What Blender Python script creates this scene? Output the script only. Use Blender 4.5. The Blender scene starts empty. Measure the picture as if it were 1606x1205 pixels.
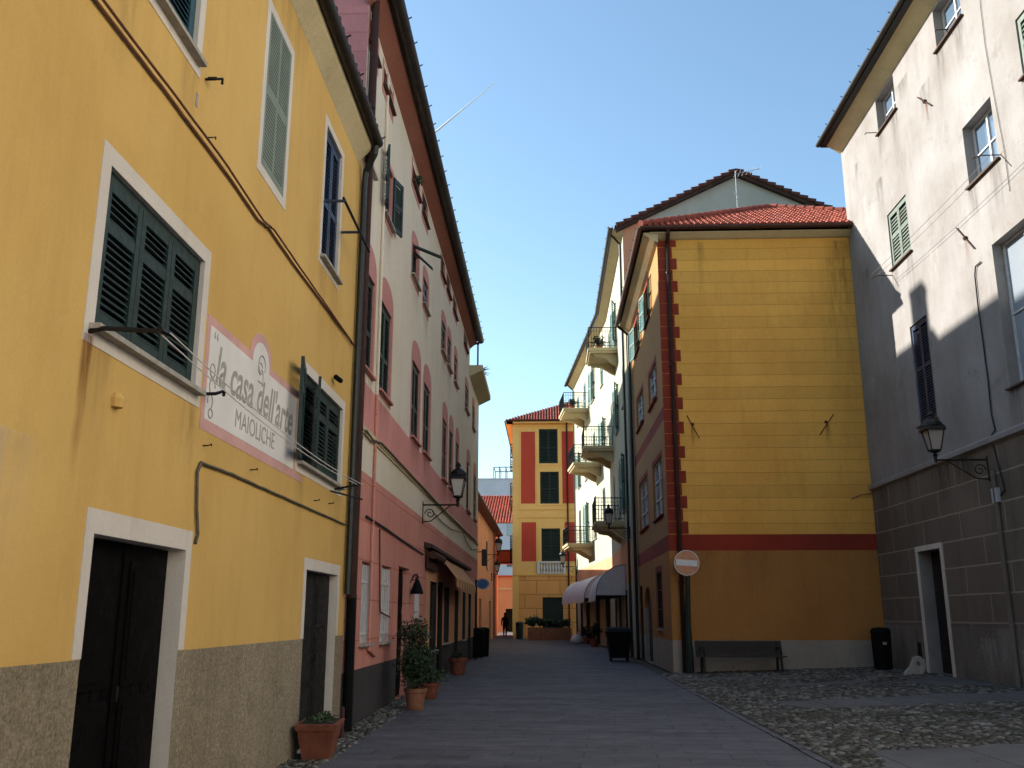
import bpy, bmesh, random
from math import *
from mathutils import Vector, Matrix
random.seed(7)
S = bpy.context.scene
COL = S.collection

# ------------------------------------------------------------------ camera
F=1475.;CX=803.;CY=602.5;HY=966.;VX=860.;EYE=1.6
th=atan((HY-CY)/F); psi=atan((VX-CX)*cos(th)/F)
fw=Vector((-sin(psi)*cos(th),cos(psi)*cos(th),sin(th))); rt=Vector((cos(psi),sin(psi),0.)); up=Vector((sin(psi)*sin(th),-cos(psi)*sin(th),cos(th)))
cam=bpy.data.cameras.new('camera'); co=bpy.data.objects.new('camera',cam); COL.objects.link(co)
cam.sensor_fit='HORIZONTAL'; cam.sensor_width=36; cam.lens=F/1606*36; cam.clip_end=20000; cam.clip_start=.1
M=Matrix((rt,up,-fw)).transposed().to_4x4(); M.translation=(0,0,EYE); co.matrix_world=M
S.camera=co
# ------------------------------------------------------------------ light
sd=Vector((-6.55,3.2,3.64)).normalized()
el=asin(sd.z)
w=bpy.data.worlds.new('World'); S.world=w; w.use_nodes=True
nt=w.node_tree; nt.nodes.clear()
sk=nt.nodes.new('ShaderNodeTexSky'); sk.sky_type='NISHITA'; sk.sun_disc=False
sk.sun_elevation=el; sk.sun_rotation=atan2(sd.x,sd.y); sk.air_density=1.0; sk.dust_density=.6; sk.ozone_density=1.6
bg=nt.nodes.new('ShaderNodeBackground'); bg.inputs[1].default_value=.11
wo=nt.nodes.new('ShaderNodeOutputWorld'); tn=nt.nodes.new('ShaderNodeMix'); tn.data_type='RGBA'; tn.blend_type='MULTIPLY'; tn.inputs[0].default_value=1; tn.inputs[7].default_value=(.94,1.03,.985,1); nt.links.new(sk.outputs[0],tn.inputs[6]); nt.links.new(tn.outputs[2],bg.inputs[0]); nt.links.new(bg.outputs[0],wo.inputs[0])
sl=bpy.data.lights.new('sun','SUN'); sl.energy=5.0; sl.angle=radians(.5); sl.color=(1,.955,.88)
so=bpy.data.objects.new('sun',sl); COL.objects.link(so); so.rotation_euler=sd.to_track_quat('Z','Y').to_euler()
S.view_settings.view_transform='Standard'; S.view_settings.look='None'; S.view_settings.gamma=1; S.view_settings.exposure=1.3
S.cycles.max_bounces=10; S.cycles.diffuse_bounces=6

# ------------------------------------------------------------------ measuring: pixel of the photo -> point on a real plane
def ray(x,y):
    return fw+rt*((x-CX)/F)-up*((y-CY)/F)
O=Vector((0,0,EYE))
def onp(x,y,axis,v):
    d=ray(x,y); return O+d*((v-O[axis])/d[axis])

# ------------------------------------------------------------------ materials
MT={}
def nodes(name):
    m=bpy.data.materials.new(name); m.use_nodes=True; n=m.node_tree; b=n.nodes['Principled BSDF']; return m,n,b
def N(n,t,**k):
    o=n.nodes.new(t)
    for a,v in k.items(): setattr(o,a,v)
    return o
def rgb(h):
    h=h.lstrip('#'); c=[int(h[i:i+2],16)/255 for i in (0,2,4)]
    return tuple((x/12.92 if x<=.04045 else ((x+.055)/1.055)**2.4) for x in c)+(1,)
def mixc(n,fac,a,b,mode='MIX'):
    m=N(n,'ShaderNodeMix',data_type='RGBA',blend_type=mode)
    for s,v in ((m.inputs[0],fac),(m.inputs[6],a),(m.inputs[7],b)):
        if hasattr(v,'is_linked'): n.links.new(v,s)
        else: s.default_value=v
    return m.outputs[2]
def noise(n,vec,scale,detail=6,rough=.6):
    t=N(n,'ShaderNodeTexNoise'); t.inputs['Scale'].default_value=scale; t.inputs['Detail'].default_value=detail; t.inputs['Roughness'].default_value=rough
    n.links.new(vec,t.inputs['Vector']); return t.outputs['Fac']
def ramp(n,fac,p0,p1,c0=(0,0,0,1),c1=(1,1,1,1)):
    r=N(n,'ShaderNodeValToRGB'); r.color_ramp.elements[0].position=p0; r.color_ramp.elements[1].position=p1
    r.color_ramp.elements[0].color=c0; r.color_ramp.elements[1].color=c1; n.links.new(fac,r.inputs[0]); return r.outputs[0]
def mul(n,v,k):
    m=N(n,'ShaderNodeMath',operation='MULTIPLY'); n.links.new(v,m.inputs[0])
    if hasattr(k,'is_linked'): n.links.new(k,m.inputs[1])
    else: m.inputs[1].default_value=k
    return m.outputs[0]
def objco(n,scale=(1,1,1)):
    t=N(n,'ShaderNodeTexCoord'); mp=N(n,'ShaderNodeMapping'); mp.inputs['Scale'].default_value=scale
    n.links.new(t.outputs['Object'],mp.inputs[0]); return mp.outputs[0]
def plaster(name,col,col2=None,dark=None,grain=.35,streak=.35,patch=.5,bump=.25,brick=None,rough=.9,veins=0):
    """weathered render: base colour, drifting second tone, rain streaks, fine grain; brick=(axis,w,h,z0,x0,mortar_colour,mortar,offset)"""
    m,n,b=nodes(name); c=rgb(col); c2=rgb(col2) if col2 else tuple(x*.82 for x in c[:3])+(1,)
    dk=rgb(dark) if dark else tuple(x*.55 for x in c[:3])+(1,)
    v=objco(n); vs=objco(n,(1,1,.16))
    a=mixc(n,ramp(n,noise(n,v,.45,5),.35,.68),c,c2)
    st=mul(n,ramp(n,noise(n,vs,2.6,7,.7),.5,.8),streak)
    a=mixc(n,st,a,dk)
    pt=mul(n,ramp(n,noise(n,v,1.7,9,.72),.56,.74),patch)
    a=mixc(n,pt,a,mixc(n,.5,c2,dk))
    if veins:
        vv_=noise(n,v,9,12,.8); d1=N(n,'ShaderNodeMath',operation='SUBTRACT'); n.links.new(vv_,d1.inputs[0]); d1.inputs[1].default_value=.5
        d2=N(n,'ShaderNodeMath',operation='ABSOLUTE'); n.links.new(d1.outputs[0],d2.inputs[0]); a=mixc(n,mul(n,ramp(n,d2.outputs[0],.0,.022,(1,1,1,1),(0,0,0,1)),veins),a,dk)
    fg=ramp(n,noise(n,v,38,4,.7),.3,.7,(1-grain*.5,)*3+(1,),(1+grain*.25,)*3+(1,))
    a=mixc(n,1.0,a,fg,'MULTIPLY')
    h=noise(n,v,14,8,.7)
    if brick:
        ax,bw,bh,z0,x0,mc,ms,off=brick
        t=N(n,'ShaderNodeTexCoord'); sx=N(n,'ShaderNodeSeparateXYZ'); n.links.new(t.outputs['Object'],sx.inputs[0])
        cx=N(n,'ShaderNodeCombineXYZ')
        for o_,i_,d_ in ((sx.outputs['XYZ'.index(ax)],0,x0),(sx.outputs[2],1,z0)):
            ad=N(n,'ShaderNodeMath',operation='SUBTRACT'); n.links.new(o_,ad.inputs[0]); ad.inputs[1].default_value=d_; n.links.new(ad.outputs[0],cx.inputs[i_])
        wob=N(n,'ShaderNodeTexNoise'); wob.inputs['Scale'].default_value=1.3; n.links.new(t.outputs['Object'],wob.inputs['Vector'])
        wm=N(n,'ShaderNodeVectorMath',operation='MULTIPLY_ADD'); n.links.new(wob.outputs['Color'],wm.inputs[0]); wm.inputs[1].default_value=(.02,.02,0); n.links.new(cx.outputs[0],wm.inputs[2])
        br=N(n,'ShaderNodeTexBrick'); br.offset=off; br.inputs['Scale'].default_value=1; br.inputs['Brick Width'].default_value=bw; br.inputs['Row Height'].default_value=bh
        br.inputs['Mortar Size'].default_value=ms; br.inputs['Mortar Smooth'].default_value=.3
        br.inputs['Color1'].default_value=(1,1,1,1); br.inputs['Color2'].default_value=(.86,.86,.86,1); br.inputs['Mortar'].default_value=(1,1,1,1)
        n.links.new(wm.outputs[0],br.inputs['Vector'])
        a=mixc(n,1.0,a,br.outputs['Color'],'MULTIPLY')
        mk=mul(n,br.outputs['Fac'],.75)
        a=mixc(n,mk,a,rgb(mc))
        inv=N(n,'ShaderNodeMath',operation='MULTIPLY_ADD'); n.links.new(br.outputs['Fac'],inv.inputs[0]); inv.inputs[1].default_value=-.6; n.links.new(h,inv.inputs[2]); h=inv.outputs[0]
    n.links.new(a,b.inputs['Base Color']); b.inputs['Roughness'].default_value=rough; b.inputs['Specular IOR Level'].default_value=.2
    bp=N(n,'ShaderNodeBump'); bp.inputs['Strength'].default_value=bump; bp.inputs['Distance'].default_value=.03
    n.links.new(h,bp.inputs['Height']); n.links.new(bp.outputs[0],b.inputs['Normal'])
    MT[name]=m; return m
def simple(name,col,rough=.6,metal=0,var=.3,scale=9,spec=.4,bump=.1):
    m,n,b=nodes(name); c=rgb(col); v=objco(n)
    f=ramp(n,noise(n,v,scale,6,.65),.3,.7,(1-var,)*3+(1,),(1+var*.4,)*3+(1,))
    n.links.new(mixc(n,1.0,c,f,'MULTIPLY'),b.inputs['Base Color'])
    rr=ramp(n,noise(n,v,scale*2.3,4),.3,.7,(max(0,rough-.1),)*3+(1,),(min(1,rough+.12),)*3+(1,)); n.links.new(rr,b.inputs['Roughness'])
    b.inputs['Metallic'].default_value=metal; b.inputs['Specular IOR Level'].default_value=spec
    bp=N(n,'ShaderNodeBump'); bp.inputs['Strength'].default_value=bump; bp.inputs['Distance'].default_value=.01
    n.links.new(noise(n,v,scale*4,5),bp.inputs['Height']); n.links.new(bp.outputs[0],b.inputs['Normal'])
    MT[name]=m; return m
plaster('ochre_yellow','#d3ab64','#c79e58','#a37a42',streak=.3,patch=.35,grain=.1,bump=.1,veins=.05)
plaster('speckled_plinth','#a2937c','#8f8069','#463d2c',grain=.9,patch=1.0,bump=.4,veins=.75)
plaster('cream_cornice','#cdbb93','#bfae88','#7d7156')
plaster('white_frame','#d4c9bd','#c8bcae','#94897b',streak=.35,patch=.2,grain=.12)
plaster('pink','#d9958c','#cf8a80','#ab6c62',streak=.3,patch=.2)
plaster('pink_blocks','#d69484','#cd8979','#a36251',streak=.3,patch=.2,brick=('Y',1.35,.62,0,0,'#a5523f',.012,.5))
plaster('pink_boards','#bd8383','#b27878','#a96a6a',streak=.2,patch=.2,brick=('X',60,.36,0,0,'#a06468',.02,.5))
plaster('pink_paint','#c48a80','#bb7f76','#a5685e',patch=.5)
plaster('cream_wall','#e0d2be','#d6c8ae','#ad9c80',streak=.25,patch=.25)
plaster('dark_plinth','#4a4646','#413d3d','#2c2929',patch=.6,brick=('Y',1.9,2.,0,0,'#2c2929',.012,.5))
plaster('soffit_red','#966252','#8a5646','#6b4034',streak=0)
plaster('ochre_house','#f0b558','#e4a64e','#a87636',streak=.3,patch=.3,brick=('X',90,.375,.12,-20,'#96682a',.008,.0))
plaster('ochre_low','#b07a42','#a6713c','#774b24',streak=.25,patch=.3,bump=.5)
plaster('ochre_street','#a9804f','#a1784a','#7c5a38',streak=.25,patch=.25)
plaster('red_band','#7a3226','#973725','#6d2519',streak=.25,patch=.3)
plaster('red_quoin','#8e3b2a','#823326','#7d2a1c',streak=.25,patch=.3)
plaster('grey_plinth','#a59c90','#958b7e','#6a6257',patch=.7,bump=.6)
plaster('stone_white','#95918e','#7f7973','#685f58',streak=.4,patch=.85,grain=.2,veins=.08)
plaster('stone_grey_blocks','#7b7064','#6c6155','#47423b',streak=.5,patch=.8,brick=('Y',2.2,.62,.22,.3,'#9a8f80',.02,.5),veins=.1)
plaster('stone_grey','#827a70','#6a6259','#453f38',streak=.6,patch=1.0,veins=.15,bump=.6)
plaster('pale_green','#b9b8aa','#adac9e','#85887a',streak=.25,patch=.3)
plaster('cream_green','#b0b09b','#a6a691','#878671',streak=.25,patch=.25)
plaster('peach','#d99e78','#cd9470','#a87453',patch=.3)
plaster('far_yellow','#f4c87c','#eebf72','#c9a060',streak=.15,patch=.15)
plaster('far_blocks','#eeb06c','#e6a662','#c08a4e',streak=.15,patch=.2,brick=('X',1.75,1.02,.1,-2.6,'#9a6a30',.03,.5))
plaster('far_orange','#d0906c','#c98560','#a8684a',patch=.3)
plaster('far_red','#c4503e','#ba4636','#8f2c1f',patch=.2)
plaster('far_white','#d9dde2','#cdd2d8','#a8adb5',patch=.2)
plaster('bounce_white','#ece8e0','#e4dfd5','#c8c0b2',streak=.15,patch=.15)  # white of the unseen houses, kept bright to bounce light
plaster('house_beige','#c9b898','#bda98a','#8d7a5c')
simple('green_paint','#1a302c',.55,var=.35,scale=6)
simple('blue_green_paint','#244a52',.5,var=.35,scale=6)
simple('navy_paint','#1d2b44',.45,var=.3)
simple('dark_green','#14261e',.6,var=.4)
simple('teal_paint','#4c7570',.55,var=.25)
simple('sage_paint','#626e62',.6,var=.25)
simple('brown_pipe','#3c221b',.6,var=.3,scale=3,spec=.2)
simple('dark_pipe','#1f2422',.45,var=.3)
simple('iron','#141414',.5,.3,var=.4)
simple('sill_brown','#553f36',.9,var=.3)
simple('rust','#4a3026',.85,var=.5,scale=20)
simple('cable_brown','#6a3f26',.7,var=.3)
simple('cable_black','#17161a',.6)
simple('conduit_grey','#5c5347',.6,var=.4)
simple('gutter','#2c2723',.5,.2,var=.45,scale=4)
simple('copper_gutter','#4a2b22',.5,.2,var=.4,scale=4)
simple('white_paint','#c9c7c4',.6,var=.2)
simple('interior','#0c0b0b',.9,var=.2)
simple('black_wood','#0e0b0a',.6,var=.6,scale=5,bump=.4,spec=.06)
simple('dark_wood','#1b1815',.65,var=.5,scale=5,bump=.4)
simple('bench_wood','#37302a',.7,var=.4,scale=14,bump=.3)
simple('terracotta','#7a4430',.8,var=.4,scale=7,bump=.3)
simple('terracotta_pale','#8e5e46',.85,var=.4,scale=7,bump=.3)
simple('soil','#2a2018',1,var=.5,scale=30,bump=.6)
simple('roof_tile','#a5513c',.8,var=.45,scale=2.3,bump=.4)
simple('roof_tile_old','#7a4437',.85,var=.5,scale=2.3,bump=.4)
simple('verge_tile','#5c3a33',.85,var=.45,scale=2.3)
simple('roof_tile_dark','#43332a',.9,var=.5,scale=2.3,bump=.4)
simple('stone_light','#a39c90',.85,var=.3)
simple('pebble','#6b655a',.9,var=.4)
simple('leaf','#1c2e15',.6,var=.5,scale=4)
simple('leaf_light','#31461f',.6,var=.5,scale=4)
simple('leaf_blue','#3a4f45',.6,var=.5,scale=4)
simple('bark','#3a2c20',.9)
simple('cloth_white','#c9c6c8',.85,var=.15,scale=3)
simple('cloth_cream','#cfa878',.85,var=.2,scale=3)
simple('cloth_orange','#b0683a',.85,var=.2)
simple('cloth_dark','#191817',.9)
simple('cloth_brown','#4a2d20',.9)
simple('sign_blue','#2d5a8c',.5,var=.2)
simple('sign_faded','#c98a62',.5,var=.25,scale=6)
simple('sign_white','#d9d6d2',.5,var=.1)
simple('sign_paint','#ddd6cf',.9,var=.12,scale=2)
simple('sign_pink','#cf9f96',.9,var=.2,scale=2)
simple('letter_grey','#a39d92',.9,var=.3,scale=12)
simple('letter_pale','#a59f95',.9,var=.2,scale=12)
simple('paint_louver','#7c8578',.9,var=.2,scale=3)
simple('paint_louver_dark','#5f695e',.9,var=.2,scale=3)
simple('skin','#8c6048',.6)
simple('lamp_milk','#b9b4ad',.3,var=.1)
simple('plastic_black','#090a0a',.75,var=.3,spec=.15)
simple('plastic_bag','#c9c9c9',.4)
simple('rail_paint','#1c2422',.5)
simple('grey_sheet','#a9adb2',.5,var=.1)
simple('vapour','#ffffff',1,var=0,bump=0)
def glass(name,col,rough=.04):
    m,n,b=nodes(name); b.inputs['Base Color'].default_value=rgb(col); b.inputs['Roughness'].default_value=rough; b.inputs['Specular IOR Level'].default_value=1; b.inputs['IOR'].default_value=1.8
    MT[name]=m
glass('pane_dark','#20262c'); glass('pane_milky','#8a939b',.12); glass('pane_blue','#5a6d80',.08)
def lamp_glass():
    m,n,b=nodes('lamp_glass'); b.inputs['Base Color'].default_value=rgb('#b3aca4'); b.inputs['Roughness'].default_value=.35; b.inputs['Transmission Weight'].default_value=.35; MT['lamp_glass']=m
lamp_glass()
def paving():
    m,n,b=nodes('paving'); t=N(n,'ShaderNodeTexCoord')
    mp=N(n,'ShaderNodeMapping'); mp.inputs['Rotation'].default_value=(0,0,radians(4)); n.links.new(t.outputs['Object'],mp.inputs[0])
    wob=N(n,'ShaderNodeTexNoise'); wob.inputs['Scale'].default_value=.9; n.links.new(t.outputs['Object'],wob.inputs['Vector'])
    wm=N(n,'ShaderNodeVectorMath',operation='MULTIPLY_ADD'); n.links.new(wob.outputs['Color'],wm.inputs[0]); wm.inputs[1].default_value=(.12,.12,0); n.links.new(mp.outputs[0],wm.inputs[2])
    br=N(n,'ShaderNodeTexBrick'); br.offset=.43; br.inputs['Scale'].default_value=1; br.inputs['Brick Width'].default_value=.85; br.inputs['Row Height'].default_value=.42
    br.inputs['Mortar Size'].default_value=.009; br.inputs['Mortar Smooth'].default_value=.4; br.inputs['Bias'].default_value=-.1
    br.inputs['Color1'].default_value=rgb('#59585f'); br.inputs['Color2'].default_value=rgb('#45444a'); br.inputs['Mortar'].default_value=rgb('#36353a')
    n.links.new(wm.outputs[0],br.inputs['Vector'])
    mq=N(n,'ShaderNodeMapping'); mq.inputs['Scale'].default_value=(.35,1.5,1); n.links.new(t.outputs['Object'],mq.inputs[0])
    a=mixc(n,mul(n,ramp(n,noise(n,mq.outputs[0],1.1,9,.75),.42,.62),.6),br.outputs['Color'],rgb('#6c6b70'))
    a=mixc(n,mul(n,ramp(n,noise(n,t.outputs['Object'],4,8,.75),.5,.8),.5),a,rgb('#2c2b2b'))
    a=mixc(n,1.0,a,ramp(n,noise(n,t.outputs['Object'],60,3),.3,.7,(.75,)*3+(1,),(1.15,)*3+(1,)),'MULTIPLY')
    n.links.new(a,b.inputs['Base Color'])
    n.links.new(ramp(n,noise(n,t.outputs['Object'],2.5,6),.3,.7,(.62,)*3+(1,),(.88,)*3+(1,)),b.inputs['Roughness'])
    b.inputs['Specular IOR Level'].default_value=.3
    h=N(n,'ShaderNodeMath',operation='MULTIPLY_ADD'); n.links.new(br.outputs['Fac'],h.inputs[0]); h.inputs[1].default_value=-.45; n.links.new(noise(n,t.outputs['Object'],5,10,.75),h.inputs[2])
    bp=N(n,'ShaderNodeBump'); bp.inputs['Strength'].default_value=.7; bp.inputs['Distance'].default_value=.03; n.links.new(h.outputs[0],bp.inputs['Height']); n.links.new(bp.outputs[0],b.inputs['Normal'])
    MT['paving']=m
def cobble():
    m,n,b=nodes('cobble'); t=N(n,'ShaderNodeTexCoord')
    vo=N(n,'ShaderNodeTexVoronoi',feature='F1'); vo.inputs['Scale'].default_value=12; n.links.new(t.outputs['Object'],vo.inputs['Vector'])
    ve=N(n,'ShaderNodeTexVoronoi',feature='DISTANCE_TO_EDGE'); ve.inputs['Scale'].default_value=12; n.links.new(t.outputs['Object'],ve.inputs['Vector'])
    sp=N(n,'ShaderNodeSeparateColor'); n.links.new(vo.outputs['Color'],sp.inputs[0])
    cr=N(n,'ShaderNodeValToRGB'); e=cr.color_ramp.elements; e[0].color=rgb('#4c4843'); e[1].color=rgb('#8c857b'); x=e.new(.5); x.color=rgb('#5e584f'); n.links.new(sp.outputs[0],cr.inputs[0])
    gap=ramp(n,ve.outputs['Distance'],.02,.12)
    a=mixc(n,gap,rgb('#38342e'),cr.outputs[0])
    a=mixc(n,mul(n,ramp(n,noise(n,t.outputs['Object'],.7,7,.7),.5,.66),.6),a,rgb('#3b4022'))
    a=mixc(n,mul(n,ramp(n,noise(n,t.outputs['Object'],1.9,7,.7),.45,.7),.6),a,rgb('#3b362e'))
    n.links.new(a,b.inputs['Base Color']); b.inputs['Roughness'].default_value=.85; b.inputs['Specular IOR Level'].default_value=.25
    bp=N(n,'ShaderNodeBump'); bp.inputs['Strength'].default_value=1; bp.inputs['Distance'].default_value=.04; n.links.new(ramp(n,ve.outputs['Distance'],0,.35),bp.inputs['Height']); n.links.new(bp.outputs[0],b.inputs['Normal'])
    MT['cobble']=m
paving(); cobble()
plaster('slab','#6b696b','#5c5a5b','#3a3835',patch=1.0,brick=('X',1.1,50,0,0,'#2c2a27',.012,.5))
plaster('earth_dark','#3a362e','#312e26','#22221a',patch=.8)
plaster('earth','#5e564a','#524b40','#35302a',patch=.6)

# ------------------------------------------------------------------ geometry helpers
class Fr:
    """wall frame: u along the wall, v up, n out of the wall"""
    def __init__(s,o,u,n): s.o=Vector(o); s.u=Vector(u).normalized(); s.n=Vector(n).normalized(); s.v=Vector((0,0,1))
    def p(s,u,v,n=0): return s.o+s.u*u+s.v*v+s.n*n
    def hinge(s,u,n,deg,sgn=1):
        """frame whose u axis starts at the hinge and swings out of the wall by deg"""
        a=radians(deg); U=s.u*(cos(a)*sgn)+s.n*sin(a); W=-s.u*(sin(a)*sgn)+s.n*cos(a)
        return Fr(s.p(u,0,n),U,W)
    def rel(s,pt):
        d=Vector(pt)-s.o; return (d.dot(s.u),d.z,d.dot(s.n))
    def pix(s,x,y):
        d=ray(x,y); t=(s.o-O).dot(s.n)/d.dot(s.n); return s.rel(O+d*t)
W0=Fr((0,0,0),(1,0,0),(0,-1,0))
class MB:
    def __init__(s): s.v=[];s.f=[];s.m=[];s.mats=[];s.cur=0
    def mat(s,name):
        if name not in s.mats: s.mats.append(name)
        s.cur=s.mats.index(name); return s
    def face(s,pts):
        i=len(s.v); s.v+=[tuple(p) for p in pts]; s.f.append(tuple(range(i,i+len(pts)))); s.m.append(s.cur)
    def hexa(s,P):
        i=len(s.v); s.v+=[tuple(p) for p in P]
        for q in ((0,3,2,1),(4,5,6,7),(0,1,5,4),(1,2,6,5),(2,3,7,6),(3,0,4,7)): s.f.append(tuple(i+k for k in q)); s.m.append(s.cur)
    def box(s,fr,u0,u1,v0,v1,n0,n1):
        s.hexa([fr.p(u0,v0,n0),fr.p(u1,v0,n0),fr.p(u1,v1,n0),fr.p(u0,v1,n0),fr.p(u0,v0,n1),fr.p(u1,v0,n1),fr.p(u1,v1,n1),fr.p(u0,v1,n1)]); return s
    def slat(s,fr,u0,u1,v,n0,n1,drop,t):
        s.hexa([fr.p(u0,v+drop,n0),fr.p(u1,v+drop,n0),fr.p(u1,v+drop+t,n0),fr.p(u0,v+drop+t,n0),fr.p(u0,v,n1),fr.p(u1,v,n1),fr.p(u1,v+t,n1),fr.p(u0,v+t,n1)])
    def prism(s,A,B):
        """loft between two equal-length polygons"""
        i=len(s.v); n=len(A); s.v+=[tuple(p) for p in A]+[tuple(p) for p in B]
        s.f.append(tuple(i+k for k in range(n)));s.m.append(s.cur); s.f.append(tuple(i+n+k for k in reversed(range(n))));s.m.append(s.cur)
        for k in range(n): s.f.append((i+k,i+(k+1)%n,i+n+(k+1)%n,i+n+k)); s.m.append(s.cur)
        return s
    def tube(s,pts,r,seg=8,r2=None):
        pts=[Vector(p) for p in pts]; n=len(pts); i=len(s.v)
        for k,p in enumerate(pts):
            d=(pts[min(k+1,n-1)]-pts[max(k-1,0)]).normalized()
            a=d.orthogonal().normalized() if k==0 else (a-d*a.dot(d)).normalized()
            b=d.cross(a); rr=r if r2 is None else r+(r2-r)*k/(n-1)
            for j in range(seg):
                t=2*pi*j/seg; s.v.append(tuple(p+(a*cos(t)+b*sin(t))*rr))
        for k in range(n-1):
            for j in range(seg):
                s.f.append((i+k*seg+j,i+k*seg+(j+1)%seg,i+(k+1)*seg+(j+1)%seg,i+(k+1)*seg+j)); s.m.append(s.cur)
        s.f.append(tuple(i+j for j in reversed(range(seg)))); s.m.append(s.cur)
        s.f.append(tuple(i+(n-1)*seg+j for j in range(seg))); s.m.append(s.cur); return s
    def lathe(s,c,prof,seg=14,start=0,sx=1,sy=1):
        c=Vector(c); i=len(s.v); n=len(prof)
        for r,z in prof:
            for j in range(seg):
                t=2*pi*j/seg+start; s.v.append((c.x+r*cos(t)*sx,c.y+r*sin(t)*sy,c.z+z))
        for k in range(n-1):
            for j in range(seg): s.f.append((i+k*seg+j,i+k*seg+(j+1)%seg,i+(k+1)*seg+(j+1)%seg,i+(k+1)*seg+j)); s.m.append(s.cur)
        s.f.append(tuple(i+j for j in reversed(range(seg)))); s.m.append(s.cur)
        s.f.append(tuple(i+(n-1)*seg+j for j in range(seg))); s.m.append(s.cur); return s
    def build(s,name,mat=None,parent=None,smooth=False,recalc=True):
        me=bpy.data.meshes.new(name); me.from_pydata(s.v,[],s.f)
        mats=s.mats or [mat]
        for k in mats: me.materials.append(MT[k])
        if s.mats: me.polygons.foreach_set('material_index',s.m)
        if recalc:
            b=bmesh.new(); b.from_mesh(me); bmesh.ops.recalc_face_normals(b,faces=b.faces); b.to_mesh(me); b.free()
        if smooth:
            me.polygons.foreach_set('use_smooth',[True]*len(me.polygons))
        me.update(); o=bpy.data.objects.new(name,me); COL.objects.link(o)
        if parent:
            o.parent=parent; o.matrix_parent_inverse=Matrix.Translation(-world_loc(parent)); 
        return o
WL={}
def world_loc(o):
    return WL.get(o.name,Vector((0,0,0)))
def tag(o,label,cat,group=None,kind=None):
    if label: o['label']=label
    if cat: o['category']=cat
    if group: o['group']=group
    if kind: o['kind']=kind
    return o
def thing(name,label,cat,loc=(0,0,0),group=None):
    o=bpy.data.objects.new(name,None); COL.objects.link(o); o.location=loc; WL[o.name]=Vector(loc); o.empty_display_size=.3
    return tag(o,label,cat,group)
def struct(o): o['kind']='structure'; return o

def wall(parent,fr,u0,u1,v0,v1,holes=(),matfn=lambda u,v:'cream_wall',vc=(),uc=(),name='wall',thick=.3,reveal=None):
    """wall face with real openings; holes=(u0,u1,v0,v1,depth,reveal_mat)"""
    us=sorted({u0,u1,*uc,*[h[0] for h in holes],*[h[1] for h in holes]}); us=[u for u in us if u0<=u<=u1]
    vs=sorted({v0,v1,*vc,*[h[2] for h in holes],*[h[3] for h in holes]}); vs=[v for v in vs if v0<=v<=v1]
    m=MB()
    for i in range(len(us)-1):
        for j in range(len(vs)-1):
            uu=(us[i]+us[i+1])/2; vv=(vs[j]+vs[j+1])/2
            if us[i+1]-us[i]<1e-5 or vs[j+1]-vs[j]<1e-5: continue
            if any(h[0]<uu<h[1] and h[2]<vv<h[3] for h in holes): continue
            m.mat(matfn(uu,vv)); m.face([fr.p(us[i],vs[j]),fr.p(us[i+1],vs[j]),fr.p(us[i+1],vs[j+1]),fr.p(us[i],vs[j+1])])
    for h in holes:
        a,b,c,d=h[:4]; dp=h[4] if len(h)>4 else .15; m.mat(h[5] if len(h)>5 else (reveal or matfn((a+b)/2,(c+d)/2)))
        for q in (((a,c),(a,d)),((a,d),(b,d)),((b,d),(b,c)),((b,c),(a,c))):
            m.face([fr.p(*q[0],0),fr.p(*q[1],0),fr.p(*q[1],-dp),fr.p(*q[0],-dp)])
        m.mat('interior'); m.face([fr.p(a,c,-dp),fr.p(b,c,-dp),fr.p(b,d,-dp),fr.p(a,d,-dp)])
    o=m.build(name,None,parent,recalc=False); return o
def plain(parent,fr,poly,mat,name='wall',n=0):
    m=MB().mat(mat); m.face([fr.p(u,v,n) for u,v in poly]); return m.build(name,None,parent,recalc=False)
def leaf_mesh(fr,u0,u1,v0,v1,n0,n1,pitch,mat,rails=(.5,),stile=.07):
    """louvred shutter leaf"""
    m=MB().mat(mat); w=u1-u0; st=min(stile,w*.16)
    m.box(fr,u0,u0+st,v0,v1,n0,n1); m.box(fr,u1-st,u1,v0,v1,n0,n1)
    rs=[v0+.05]+[v0+(v1-v0)*r for r in rails]+[v1-.04]
    for r in rs: m.box(fr,u0+st,u1-st,r-.05 if r!=rs[-1] else r-.05,r+.04,n0+.003,n1-.003)
    for a,b in zip(rs[:-1],rs[1:]):
        v=a+.045
        while v+pitch*.8<b-.05:
            m.slat(fr,u0+st,u1-st,v,n0+.005,n1-.006,pitch*.62,.008); v+=pitch
    return m
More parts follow.
